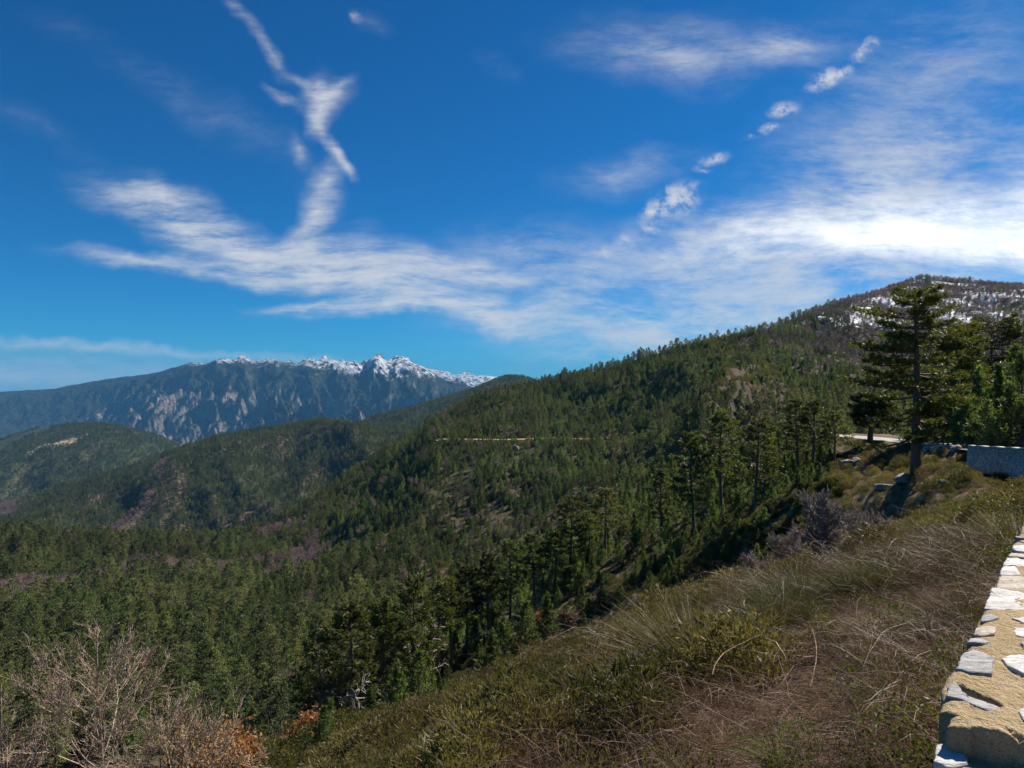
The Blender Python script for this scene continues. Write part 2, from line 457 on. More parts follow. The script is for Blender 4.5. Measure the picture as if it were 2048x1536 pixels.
def road_st(x, y):
    """arclength s and signed distance t (left of the wall line positive)"""
    x = np.atleast_1d(np.asarray(x, float)); y = np.atleast_1d(np.asarray(y, float))
    shp = x.shape; x = x.ravel(); y = y.ravel()
    S = np.empty(len(x)); T = np.empty(len(x))
    for a in range(0, len(x), 20000):
        q = np.c_[x[a:a + 20000], y[a:a + 20000]]
        d2 = ((q[:, None, :] - WP[None, ::2, :]) ** 2).sum(-1)
        i = np.argmin(d2, 1) * 2
        r = q - WP[i]
        S[a:a + 20000] = WS[i] + (r * WT[i]).sum(1)
        T[a:a + 20000] = (r * WN[i]).sum(1)
    # far from the line the sign test uses the side, the size the true distance
    return S.reshape(shp), T.reshape(shp)


def zroad(s):
    s = np.asarray(s, float)
    return -1.65 - 0.07 * np.clip(s - 8, 0, 64) - 0.045 * np.clip(s - 72, 0, 46) - 0.05 * np.clip(s - 118, 0, 400)


def h1(x, y):
    s, t = road_st(x, y)
    x = np.asarray(x, float); y = np.asarray(y, float)
    zr = zroad(s)
    n = fbm(x / 9, y / 9, 4, 3) - 0.5; nb = fbm(x / 1.7, y / 1.7, 3, 9) - 0.5
    drop = 0.75 + 1.3 * sst(30, 50, s) * (1 - sst(73, 78, s)) - 0.45 * sst(76, 80, s)
    tp = np.clip(t - 0.1, 0, None)
    low = np.where((s > 46) & (s < 77), 0.95, 0.05)
    down = zr - drop * sst(0, 0.17, t + low) - 0.40 * tp - 0.10 * np.clip(tp - 3, 0, None) - 0.085 * np.clip(tp - 9, 0, None)
    rough = sst(0.3, 4, t)
    down = down + rough * (n * 1.5 * sst(1, 14, t) + nb * 0.75)
    mound = 2.9 * np.exp(-(((x - 33.5) / 6.5) ** 2 + ((y - 59) / 7.5) ** 2)) + 2.0 * np.exp(-(((x - 30) / 7) ** 2 + ((y - 72) / 9) ** 2))
    down = down + mound * sst(0.4, 3.5, t)
    # uphill side: verge, cut bank, hillside
    k = -t - 6.2
    bankh = (1.2 + 2.6 * sst(25, 62, s)) * (1 - sst(84, 118, s))
    up = zr + bankh * sst(0.4, 3.4, k + nb * 1.2) + np.clip(k - 2.5, 0, None) * 0.28 * (1 - sst(80, 112, s)) + sst(0.4, 2, k) * (nb * 1.1 + n * 0.8)
    z = np.where(t > -low, down, np.where(k > 0, up, zr))
    z = z - sst(118, 185, y) * 60 * sst(0.25, 0.42, x / np.maximum(y, 1)) - sst(150, 200, y) * 25
    return z


def nonuni(lo, hi, c, fine, n):
    a = np.linspace(-1, 1, n); 
    g = np.sinh(a * 3.4) / np.sinh(3.4)
    return np.where(g < 0, c + g * (c - lo), c + g * (hi - c))


gx = nonuni(-150, 150, 3, 0, 380); gy = nonuni(-40, 205, 4, 0, 380)
X, Y = np.meshgrid(gx, gy)
Z = h1(X, Y)
ny_, nx_ = X.shape
idx = np.arange(X.size).reshape(ny_, nx_)
quads = lambda i: np.stack([i[:-1, :-1], i[:-1, 1:], i[1:, 1:], i[1:, :-1]], -1).reshape(-1, 4)
o = link('ground', make_mesh('ground', np.stack([X, Y, Z], -1).reshape(-1, 3), quads(idx), M['soil'], True)); tag(o, kind='structure')

# horizon of the near slope, per image column, for hiding tests
HU = np.linspace(-1.0, 1.0, 201)
HYs = np.exp(np.linspace(math.log(2), math.log(190), 120))
HV = np.maximum.accumulate(h1(HU[:, None] * HYs[None], np.repeat(HYs[None], 201, 0)) / HYs[None], axis=1)


def near_hides(x, y, ztop):
    u = x / y
    i = np.clip(np.round((u + 1) * 100).astype(int), 0, 200)
    j = np.clip(np.searchsorted(HYs, y) - 1, 0, 119)
    return HV[i, j] > ztop / y


# road sheet
s_r = np.arange(-6, 150, 0.8); i_r = np.searchsorted(WS, s_r).clip(0, len(WS) - 1)
tt = np.array([-0.45, -1.8, -3.2, -4.6, -5.9])
P = WP[i_r][:, None, :] + WN[i_r][:, None, :] * tt[None, :, None]
zz = np.repeat(zroad(s_r)[:, None], 5, 1) + 0.03
o = link('road', make_mesh('road', np.concatenate([P, zz[..., None]], -1).reshape(-1, 3), quads(np.arange(len(s_r) * 5).reshape(-1, 5)), M['road'], True)); tag(o, kind='structure')


# ------------------------------------------------------------------ far sheets
class Sheet:
    """terrain given by knots (y, v) per image column; y is the real depth, v the row the ground is seen at"""
    def __init__(s, cols, nu, nf, u0, u1, bump):
        us = sorted(cols); K = len(cols[us[0]])
        s.U = np.linspace(UU(u0), UU(u1), nu); uq = s.U * F2 + 1024
        s.Yk = np.stack([pchip(us, [cols[u][k][0] for u in us], uq) for k in range(K)], 1)
        vk = np.stack([pchip(us, [cols[u][k][1] for u in us], uq) for k in range(K)], 1)
        Zk = VV(vk) * s.Yk
        s.y0 = s.Yk[:, 0]; s.y1 = s.Yk[:, -1]
        s.f = np.linspace(0, 1, nf)
        s.Y = s.y0[:, None] * (s.y1 / s.y0)[:, None] ** s.f[None]
        s.Z = np.stack([pchip(s.Yk[i], Zk[i], s.Y[i]) for i in range(nu)])
        s.X = s.U[:, None] * s.Y
        s.Z = s.Z + bump(s)
    def crest_y(s, k): return s.Yk[:, k][:, None]
    def z(s, x, y):
        U = x / y
        a = np.clip((U - s.U[0]) / (s.U[1] - s.U[0]), 0, len(s.U) - 1.001); i = a.astype(int); a = a - i
        y0 = s.y0[i] * (1 - a) + s.y0[i + 1] * a; y1 = s.y1[i] * (1 - a) + s.y1[i + 1] * a
        f = np.clip(np.log(y / y0) / np.log(y1 / y0), 0, 1) * (len(s.f) - 1.001); j = f.astype(int); f = f - j
        return (s.Z[i, j] * (1 - a) * (1 - f) + s.Z[i + 1, j] * a * (1 - f) + s.Z[i, j + 1] * (1 - a) * f + s.Z[i + 1, j + 1] * a * f)
    def inside(s, x, y):
        U = x / y
        return (U > s.U[0]) & (U < s.U[-1]) & (y > np.interp(U, s.U, s.y0)) & (y < np.interp(U, s.U, s.y1))
    def build(s, name, mat):
        V = np.stack([s.X, s.Y, s.Z], -1).reshape(-1, 3)
        o = link(name, make_mesh(name, V, quads(np.arange(s.X.size).reshape(s.X.shape))[:, ::-1], mat, True)); tag(o, kind='structure'); return o


mid_cols = {
    -500: [(105, 1570), (200, 1330), (330, 1160), (333, 1159), (450, 1070), (650, 1110), (1000, 1330)],
    0:    [(105, 1570), (205, 1300), (330, 1160), (333, 1159), (450, 1084), (650, 1120), (1000, 1330)],
    300:  [(110, 1600), (210, 1310), (335, 1170), (338, 1169), (480, 1100), (680, 1130), (1020, 1330)],
    500:  [(115, 1620), (220, 1295), (340, 1160), (343, 1159), (530, 1080), (740, 1110), (1080, 1300)],
    600:  [(120, 1590), (225, 1270), (350, 1130), (353, 1129), (585, 1024), (800, 1070), (1120, 1250)],
    700:  [(125, 1560), (230, 1240), (380, 1075), (384, 1074), (640, 956), (880, 1020), (1200, 1200)],
    800:  [(132, 1500), (250, 1200), (435, 975), (440, 974), (720, 890), (980, 960), (1300, 1150)],
    880:  [(140, 1480), (265, 1180), (485, 881), (493, 879), (790, 840), (1050, 920), (1380, 1100)],
    1000: [(140, 1450), (275, 1150), (482, 880), (490, 878), (790, 788), (1050, 880), (1400, 1000)],
    1150: [(145, 1400), (265, 1120), (462, 879), (470, 877), (700, 762), (1000, 830), (1400, 950)],
    1290: [(150, 1350), (258, 1090), (436, 879), (444, 877), (630, 722), (950, 800), (1400, 900)],
    1400: [(150, 1300), (240, 1045), (405, 850), (412, 848), (610, 694), (950, 770), (1400, 900)],
    1500: [(150, 1260), (235, 1000), (400, 812), (408, 809), (640, 672), (950, 740), (1400, 880)],
    1700: [(155, 1160), (240, 930), (460, 755), (468, 752), (800, 612), (1150, 660), (1600, 800)],
    1850: [(160, 1110), (250, 900), (500, 740), (508, 737), (980, 571), (1300, 610), (1800, 760)],
    2048: [(160, 1090), (250, 890), (500, 735), (508, 732), (920, 580), (1300, 620), (1800, 760)],
    2600: [(160, 1090), (250, 880), (500, 720), (508, 717), (900, 560), (1300, 600), (1800, 760)],
}


def mid_bump(s):
    u = s.U[:, None] * F2 + 1024; X, Y = s.X, s.Y
    sp = fbm(X / 95 + Y / 260, Y / 300, 4, 21, ridged=True) - 0.55
    n = fbm(X / 40, Y / 40, 4, 33) - 0.5
    a = sst(110, 260, Y) * np.clip(Y / 400, 0.3, 1.2)
    onroad = np.exp(-((Y - s.crest_y(2) - 4) / 14) ** 2) * sst(840, 900, u) * (1 - sst(1280, 1330, u))
    crest = np.exp(-((Y - s.crest_y(4)) / 70) ** 2)
    spur = 34 * np.exp(-((u - (1440 + (Y - 330) * 0.9)) / 62) ** 2) * np.exp(-((Y - 335) / 95) ** 2)
    return (sp * 19 + n * 10) * a * (1 - 0.95 * onroad) * (1 - 0.75 * crest) + spur


S2 = Sheet(mid_cols, 420, 260, -500, 2600, mid_bump)
S2.build('hill', M['hill'])

ridge_cols = {
    -500: [(850, 1330), (1100, 1130), (1500, 1040), (2000, 1120), (2400, 1300)],
    0:    [(850, 1310), (1100, 1090), (1500, 1014), (2000, 1080), (2400, 1280)],
    150:  [(880, 1310), (1150, 1070), (1600, 972), (2000, 1030), (2500, 1250)],
    300:  [(900, 1300), (1200, 1060), (1700, 930), (2100, 985), (2600, 1200)],
    380:  [(900, 1290), (1200, 1050), (1750, 903), (2150, 950), (2700, 1150)],
    450:  [(900, 1280), (1200, 1045), (1800, 880), (2200, 930), (2800, 1100)],
    550:  [(900, 1270), (1200, 1040), (1850, 857), (2250, 910), (2900, 1100)],
    650:  [(900, 1250), (1200, 1020), (1880, 851), (2300, 900), (2900, 1100)],
    760:  [(950, 1200), (1250, 980), (1880, 856), (2300, 900), (2900, 1100)],
    900:  [(1000, 1150), (1300, 950), (1850, 862), (2300, 900), (2900, 1100)],
    1200: [(1000, 1150), (1300, 950), (1850, 870), (2300, 910), (2900, 1100)],
}


def ridge_bump(s):
    X, Y = s.X, s.Y
    sp = fbm(X / 230 + Y / 500, Y / 800, 4, 55, ridged=True) - 0.55
    n = fbm(X / 90, Y / 90, 4, 66) - 0.5
    crest = np.exp(-((Y - s.crest_y(2)) / 160) ** 2)
    return (sp * 95 + n * 24) * (1 - 0.85 * crest)


S3 = Sheet(ridge_cols, 260, 180, -500, 1200, ridge_bump); S3.build('ridge_hill', M['ridge'])

fr_cols = {
    600:  [(1900, 1000), (2300, 890), (2700, 880), (3200, 950)],
    700:  [(1900, 1000), (2300, 880), (2700, 858), (3200, 930)],
    760:  [(1900, 1000), (2300, 870), (2750, 834), (3300, 920)],
    810:  [(1900, 1000), (2300, 860), (2800, 822), (3300, 900)],
    870:  [(1900, 1000), (2300, 850), (2850, 803), (3400, 880)],
    950:  [(1900, 980), (2300, 830), (2900, 779), (3500, 850)],
    1020: [(1900, 960), (2300, 810), (2950, 757), (3500, 830)],
    1120: [(1900, 960), (2300, 820), (3000, 785), (3500, 850)],
    1400: [(1900, 980), (2300, 860), (3000, 830), (3500, 880)],
}
S3b = Sheet(fr_cols, 160, 90, 600, 1400, lambda s: (fbm(s.X / 260, s.Y / 500, 4, 77, ridged=True) - 0.55) * 60 * (1 - 0.8 * np.exp(-((s.Y - s.crest_y(2)) / 150) ** 2)))
S3b.build('far_ridge_hill', M['farridge'])

lh_cols = {
    -500: [(1700, 1250), (2300, 1010), (3000, 925), (3900, 1000)],
    -100: [(1700, 1230), (2300, 990), (3050, 905), (3900, 980)],
    0:    [(1750, 1220), (2300, 975), (3100, 884), (3900, 960)],
    60:   [(1750, 1210), (2350, 965), (3150, 864), (3900, 950)],
    120:  [(1750, 1200), (2350, 955), (3200, 854), (3900, 940)],
    190:  [(1750, 1200), (2350, 955), (3200, 851), (3900, 940)],
    260:  [(1750, 1200), (2350, 955), (3200, 860), (3900, 940)],
    330:  [(1750, 1200), (2350, 965), (3200, 879), (3900, 950)],
    390:  [(1750, 1200), (2350, 975), (3200, 898), (3900, 960)],
    480:  [(1750, 1200), (2350, 980), (3200, 912), (3900, 970)],
    800:  [(1750, 1200), (2350, 990), (3200, 930), (3900, 980)],
}
S4 = Sheet(lh_cols, 240, 150, -500, 800, lambda s: ((fbm(s.X / 330, s.Y / 700, 4, 88, ridged=True) - 0.55) * 80 + (fbm(s.X / 70, s.Y / 70, 3, 99) - 0.5) * 16) * (1 - 0.8 * np.exp(-((s.Y - s.crest_y(2)) / 260) ** 2)))
S4.build('rounded_hill', M['lefthill'])

mcrest = [(-500, 808), (-100, 790), (0, 785), (60, 780), (100, 779), (150, 770), (200, 761), (245, 755), (290, 750), (330, 741), (365, 731), (385, 725), (410, 727), (440, 721), (465, 724), (490, 720), (510, 727),
          (545, 721), (570, 727), (590, 730), (620, 723), (640, 724), (662, 719), (690, 722), (712, 727), (726, 731), (742, 719), (756, 714), (770, 722), (782, 727), (800, 721), (815, 720), (832, 728), (850, 735),
          (872, 744), (900, 757), (930, 770), (970, 786), (1020, 800), (1300, 830)]
m_cols = {}
for u, v in mcrest:
    yb = 6300 + 300 * math.sin(u / 130); yc = 9300 + 250 * math.sin(u / 170 + 1)
    m_cols[u] = [(5200, 1010), (yb, 935), (0.45 * yb + 0.55 * yc, 0.52 * 935 + 0.48 * v), (yc, v), (yc + 1500, v + 60), (yc + 3000, v + 130)]


def m_bump(s):
    X, Y = s.X, s.Y; u = s.U[:, None] * F2 + 1024
    wx = (fbm(X / 900, Y / 900, 3, 7) - 0.5) * 700
    a = fbm((X + wx + 0.35 * Y) / 720, Y / 2100, 6, 101, 0.55, True) - 0.6
    b = fbm(X / 230, Y / 330, 5, 121, 0.58, True) - 0.55
    crest = np.exp(-((Y - s.crest_y(3)) / 760) ** 2)
    left = sst(420, 150, u) if False else (1 - sst(150, 420, u))
    fine = (fbm(X / 85, Y / 150, 4, 131, 0.6, True) - 0.55)
    return (a * 880 + b * 430) * (1 - 0.93 * crest) * (1 - 0.55 * left) + fine * (55 * (1 - crest) + 9 * crest) * (1 - 0.85 * left) + crest * b * 14 * (1 - left)


S5 = Sheet(m_cols, 760, 300, -500, 1300, m_bump); S5.build('mountain', M['mountain'])

s6 = [(650, 760), (800, 738), (862, 739), (880, 742), (893, 744), (905, 750), (920, 749), (935, 746), (950, 751), (975, 754), (1010, 756), (1060, 762), (1300, 775)]
S6 = Sheet({u: [(12500, 800), (14500, 778), (16500, v), (18500, v + 25)] for u, v in s6}, 300, 90, 650, 1300,
           lambda s: (fbm(s.X / 700, s.Y / 1300, 5, 141, 0.55, True) - 0.55) * (300 - 260 * np.exp(-((s.Y - 16500) / 500) ** 2)))
S6.build('snowy_mountain', M['snowmount'])

sea = make_mesh('sea', [(-25000, -2500, -950), (25000, -2500, -950), (25000, 25000, -950), (-25000, 25000, -950)], [(0, 1, 2, 3)], M['sea'])
tag(link('sea', sea), kind='structure')


# ------------------------------------------------------------------ plant generators
def pine_geo(seed, H=14.0, base=0.42, rad=2.9, nb=46, tufts=11, m=5, L=0.55, w=0.11, top=0.5, lean=0.3, dead=0.0, r0=0.19, flat=0.5, shape=None, az_bias=None):
    """tall pine: crown (needle tufts in flattened sprays) and trunk (tapered stem, limbs, dead stubs)"""
    rs = np.random.RandomState(seed)
    th = np.linspace(0, 1, 9)
    ph = rs.uniform(0, 6.28)
    bend = np.c_[np.cos(ph) * lean * th**2 + 0.12 * np.sin(th * 5 + ph), np.sin(ph) * lean * th**2 + 0.12 * np.cos(th * 4 + ph) - 0.12 * math.cos(ph)]
    bend -= bend[0]
    P = np.c_[bend, th * H * 0.98]
    P[0, 2] = -0.8
    R = r0 * (1 - th) ** 0.75 + 0.025
    R[0] = r0 * 1.25
    T = Geo(); T.add(*prisms(P[None], R[None], 8))
    at = lambda h: np.array([np.interp(h, th, bend[:, 0]), np.interp(h, th, bend[:, 1]), h * H * 0.98])
    cs, ds, limbs, lr = [], [], [], []
    for k in range(nb):
        q = (k + rs.uniform(0, 1)) / nb
        if shape is not None: q = min(0.999, (math.floor(q * 13) + 0.5) / 13 + rs.normal() * 0.011)
        h = base + (1 - base) * (max(q, 0.0) ** 0.9) * 0.985
        rel = (h - base) / (1 - base)
        if shape is not None:
            a = rs.uniform(0, 2 * PI) if az_bias is None else az_bias(k, rs)
            Lb = shape(h, a) * rs.uniform(0.66, 1.16)
        else:
            a = k * 2.4 + rs.normal() * 0.5
            Lb = rad * (min(1, 0.55 + rel * 2.2) * (1 - rel ** 2.2) ** 0.75 + 0.12) * rs.uniform(0.55, 1.15)
        el = (-0.12 + 0.85 * rel ** 1.6 + rs.normal() * 0.10) if shape is None else (-0.10 + 0.40 * rel ** 2 + rs.normal() * 0.05)
        o0 = at(h)
        t = np.linspace(0, 1, 5)
        d = np.array([math.cos(a), math.sin(a)])
        droop = (-0.10 * np.sin(t * PI) * (1 - rel) + 0.10 * t**2) * Lb
        B = np.c_[o0[0] + d[0] * Lb * t * math.cos(el), o0[1] + d[1] * Lb * t * math.cos(el), o0[2] + Lb * t * math.sin(el) + droop]
        limbs.append(B); lr.append((0.045 * (1 - t * 0.8) * (0.5 + Lb / rad * 0.6)) * (r0 / 0.19))
        nt = max(3, int(tufts * (0.4 + 0.6 * Lb / rad)))
        tq = rs.uniform(0.28, 1.0, nt) ** 0.75
        side = rs.normal(size=nt) * 0.30 * Lb * (1.15 - tq * 0.75)
        c = np.c_[np.interp(tq, t, B[:, 0]) - d[1] * side, np.interp(tq, t, B[:, 1]) + d[0] * side, np.interp(tq, t, B[:, 2]) + rs.normal(size=nt) * 0.10 * flat * 2 + 0.06]
        cs.append(c)
        dd = np.c_[np.full(nt, d[0]) - d[1] * side / (Lb + .1), np.full(nt, d[1]) + d[0] * side / (Lb + .1), np.full(nt, 0.42)]
        ds.append(dd)
    c = np.concatenate(cs); d = norm(np.concatenate(ds))
    V, F = needles(c, d, np.full(len(c), L), np.full(len(c), w), rs, 0.6, m)
    T.add(*prisms(np.array(limbs), np.array(lr), 3))
    nd = int(dead)
    if nd:
        B = []; R2 = []
        for k in range(nd):
            h = rs.uniform(0.12, base + 0.12); a = rs.uniform(0, 6.28); Lb = rs.uniform(0.5, 1.9) * (H / 14)
            o0 = at(h); t = np.linspace(0, 1, 4)
            B.append(np.c_[o0[0] + math.cos(a) * Lb * t, o0[1] + math.sin(a) * Lb * t, o0[2] + Lb * (0.25 * t - 0.35 * t**2) * rs.uniform(-1, 1.2)])
            R2.append(0.028 * (1 - t * 0.75))
            a2 = a + rs.normal() * 0.7; q0 = B[-1][2]
            B.append(np.c_[q0[0] + math.cos(a2) * Lb * .4 * t, q0[1] + math.sin(a2) * Lb * .4 * t, q0[2] + Lb * .1 * t]); R2.append(0.015 * (1 - t * 0.6))
        T.add(*prisms(np.array(B), np.array(R2), 3))
    return (V, F), T.out()


def young_geo(seed, H=4.0, rad=1.3, nb=60, tufts=6, m=5, L=0.32, w=0.07):
    rs = np.random.RandomState(seed)
    T = Geo(); t5 = np.linspace(0, 1, 5)
    P = np.c_[0.06 * np.sin(t5 * 4 + seed), 0.06 * np.cos(t5 * 3 + seed), t5 * H]; P[0, 2] = -0.4
    T.add(*prisms(P[None], (0.07 * (1 - t5) + 0.012)[None] * (H / 4), 6))
    cs, ds, limbs = [], [], []
    for k in range(nb):
        q = (k + rs.uniform()) / nb; h = 0.05 + 0.95 * q
        Lb = rad * ((1 - q) ** 1.05 + 0.05) * rs.uniform(0.55, 1.2); a = k * 2.4 + rs.normal() * .3; el = 0.1 + 0.7 * q
        B = np.array([[0, 0, h * H], [math.cos(a) * Lb * math.cos(el), math.sin(a) * Lb * math.cos(el), h * H + Lb * math.sin(el)]])
        limbs.append(B)
        nt = int(3 + tufts * 2.0 * (1 - q)); tq = (rs.uniform(0.1, 1, nt) ** 0.6)[:, None]
        cs.append(B[0] * (1 - tq) + B[1] * tq + rs.normal(size=(nt, 3)) * 0.12 * Lb)
        ds.append(np.repeat((B[1] - B[0] + np.array([0, 0, Lb * 0.5]))[None], nt, 0))
    T.add(*prisms(np.array(limbs), np.repeat(np.array([[0.02, 0.008]]), nb, 0), 3))
    c = np.concatenate(cs); d = norm(np.concatenate(ds))
    return needles(c, d, np.full(len(c), L), np.full(len(c), w), rs, 0.6, m), T.out()


def bare_geo(seed, H=5.0, levels=4, spread=0.6, r0=0.07, kids=(4, 6), up=0.35, ratio=0.62, stems=1, wig=0.12, minr=0.004):
    rs = np.random.RandomState(seed)
    P, R = [], []; t = np.linspace(0, 1, 5)
    ends = []
    def grow(p, d, L, r, lv):
        d = d / np.linalg.norm(d)
        k = rs.normal(size=3) * wig
        pts = p + np.outer(t, d) * L + np.outer(np.sin(t * PI), k) * L + np.outer(t**2, [0, 0, up * 0.3]) * L
        r1 = max(r * 0.45, minr)
        P.append(pts); R.append(r + (r1 - r) * t)
        if lv == 0:
            ends.append((pts[-1], pts[-1] - pts[-2])); return
        n = rs.randint(*kids) + (1 if lv > 1 else 2)
        for i in range(n):
            q = rs.uniform(0.3, 1.0) if i else 1.0
            b = np.array([np.interp(q, t, pts[:, j]) for j in range(3)])
            nd = d + rs.normal(size=3) * spread + np.array([0, 0, up])
            grow(b, nd, L * ratio * rs.uniform(0.7, 1.15), max((r + (r1 - r) * q) * 0.62, minr), lv - 1)
    for k in range(stems):
        a = rs.uniform(0, 6.28); ti = 0.12 if stems == 1 else rs.uniform(0.15, 0.75)
        grow(np.array([math.cos(a) * .05 * stems ** .5, math.sin(a) * .05 * stems ** .5, -0.15]), np.array([math.cos(a) * ti, math.sin(a) * ti, 1.0]), H * 0.42 * (1 if stems == 1 else rs.uniform(.7, 1.1)), r0, levels)
    return prisms(np.array(P), np.array(R), 3), ends


def leaf_cloud(ends, rs, n, L, w, jit):
    c = np.array([e[0] for e in ends]); d = norm(np.array([e[1] for e in ends]))
    i = rs.randint(0, len(c), n)
    return needles(c[i] + rs.normal(size=(n, 3)) * jit, norm(d[i] + rs.normal(size=(n, 3)) * .6), np.full(n, L), np.full(n, w), rs, 0.8, 2)


def fan_geo(seed, n, H, spread, w, segs=5, curl=0.5, base=0.15):
    """upright curved stems fanning out of one foot (broom, grass)"""
    rs = np.random.RandomState(seed)
    t = np.linspace(0, 1, segs)
    a = rs.uniform(0, 6.28, n); q = np.sqrt(rs.uniform(0, 1, n)); L = H * rs.uniform(0.55, 1.1, n)
    lean = spread * q
    rb = base * rs.uniform(0, 1, n)
    hx = rb[:, None] + L[:, None] * (np.sin(lean)[:, None] * t + curl * (lean[:, None]) * t**2 * 0.5)
    z = L[:, None] * (np.cos(lean)[:, None] * t - 0.25 * curl * lean[:, None] * t**2)
    wob = rs.normal(size=(n, 1, 2)) * (t**2)[None, :, None] * 0.12 * L[:, None, None]
    P = np.stack([np.cos(a)[:, None] * hx + wob[..., 0], np.sin(a)[:, None] * hx + wob[..., 1], z - 0.04], -1)
    return ribbons(P, w * (1 - 0.75 * t)[None].repeat(n, 0), rs)


def tangle_geo(seed, n, R, H, w, segs=7):
    """criss-crossing arching canes"""
    rs = np.random.RandomState(seed)
    t = np.linspace(0, 1, segs)
    p0 = np.c_[rs.normal(size=(n, 2)) * R * .5, rs.uniform(0, H * .45, n)]
    a = rs.uniform(0, 6.28, n); L = rs.uniform(0.35, 1.0, n) * R * 1.2; top = rs.uniform(0.05, 0.7, n) * H
    k = rs.normal(size=n) * 0.5
    x = p0[:, 0:1] + np.cos(a[:, None] + k[:, None] * t) * L[:, None] * t
    y = p0[:, 1:2] + np.sin(a[:, None] + k[:, None] * t) * L[:, None] * t
    z = p0[:, 2:3] + top[:, None] * np.sin(t * rs.uniform(1.2, 3.1, n)[:, None]) - 0.05
    z = z + rs.normal(size=z.shape) * 0.012
    return ribbons(np.stack([x, y, z], -1), w * rs.uniform(0.5, 1.5, n)[:, None] * (1 - 0.5 * t)[None], rs)


def leafball_geo(seed, n, R, H, L, w, m=3):
    """rounded dense shrub: upright sprigs through the volume, lumpy outline"""
    rs = np.random.RandomState(seed)
    a = rs.uniform(0, 6.28, n); q = rs.uniform(0, 1, n) ** 0.5; hh = rs.uniform(0, 1, n)
    rr = R * q * np.sqrt(np.clip(1 - (hh * 0.92) ** 2, 0, 1)) * (0.75 + 0.5 * vn(a * 1.3 + 9 * seed, hh * 3, seed))
    c = np.c_[np.cos(a) * rr, np.sin(a) * rr, hh * H * (0.7 + 0.5 * vn(a * 1.5, q * 3, seed + 4))]
    d = norm(np.c_[np.cos(a) * q * .6, np.sin(a) * q * .6, np.full(n, 1.0)])
    return needles(c, d, np.full(n, L), np.full(n, w), rs, 0.45, m)


def rock_geo(seed, sx, sy, sz, sub=3, rough=0.28):
    rs = np.random.RandomState(seed)
    import bmesh
    bm = bmesh.new(); bmesh.ops.create_icosphere(bm, subdivisions=sub, radius=1.0)
    V = np.array([v.co[:] for v in bm.verts]); Fc = np.array([[v.index for v in f.verts] for f in bm.faces]); bm.free()
    # cut by random planes so the faces read as broken stone
    for k in range(9):
        nrm = norm(rs.normal(size=3)); dd = rs.uniform(0.62, 0.92)
        e = V @ nrm - dd; V = V - np.clip(e, 0, None)[:, None] * nrm
    n = fbm(V[:, 0] * 2.5 + 9 * seed, V[:, 1] * 2.5 + V[:, 2] * 2.1, 4, seed) - 0.5
    V = V * (1 + n * rough)[:, None]
    return V * np.array([sx, sy, sz]), Fc


# ------------------------------------------------------------------ lists of spots found on the ground
def on_near(u, y):
    x = UU(u) * y; return x, y, float(h1(np.array([x]), np.array([y]))[0])


def on_mid(u, y):
    x = UU(u) * y; return x, y, float(S2.z(np.array([x]), np.array([y]))[0])

# ------------------------------------------------------------------ pine prototypes (first of each kind stands in the picture itself)
PINE = []
specs = [dict(H=14, base=0.26, rad=2.9, nb=54, dead=6), dict(H=14, base=0.42, rad=2.6, nb=46, dead=16), dict(H=14, base=0.20, rad=2.8, nb=56, dead=4),
         dict(H=14, base=0.38, rad=3.3, nb=48, dead=10, flat=0.9), dict(H=14, base=0.16, rad=2.4, nb=56, dead=0), dict(H=14, base=0.46, rad=3.1, nb=42, dead=14)]
for i, sp in enumerate(specs):
    (cv, cf), (tv, tf) = pine_geo(100 + i, tufts=13, m=5, L=0.60, w=0.17, **sp)
    PINE.append((make_mesh('pine_crown', cv, cf, M['pine']), make_mesh('pine_trunk', tv, tf, M['bark'], True)))
ROWP = []
for i, sp in enumerate([dict(base=0.40, rad=2.7, nb=46, dead=10), dict(base=0.50, rad=2.5, nb=40, dead=22), dict(base=0.34, rad=2.9, nb=50, dead=6),
                        dict(base=0.46, rad=2.9, nb=44, dead=14, flat=0.8), dict(base=0.30, rad=2.4, nb=52, dead=6), dict(base=0.54, rad=2.7, nb=36, dead=18)]):
    (cv, cf), (tv, tf) = pine_geo(150 + i, H=14, tufts=20, m=6, L=0.50, w=0.125, lean=0.4, r0=0.22, **sp)
    ROWP.append((make_mesh('pine_crown', cv, cf, M['rowpine']), make_mesh('pine_trunk', tv, tf, M['bark'], True)))
YOUNG = []
for i, (H, r) in enumerate([(4, 1.6), (4, 2.0), (4, 1.3)]):
    (cv, cf), (tv, tf) = young_geo(200 + i, H, r)
    YOUNG.append((make_mesh('young_crown', cv, cf, M['young']), make_mesh('young_trunk', tv, tf, M['bark'], True)))


def tree(name, crown, trunk, loc, sc, rz, label, cat, group=None):
    e = empty(name, loc, rz); e.scale = sc
    link('crown', crown, e); link('trunk', trunk, e)
    return tag(e, label, cat, group)


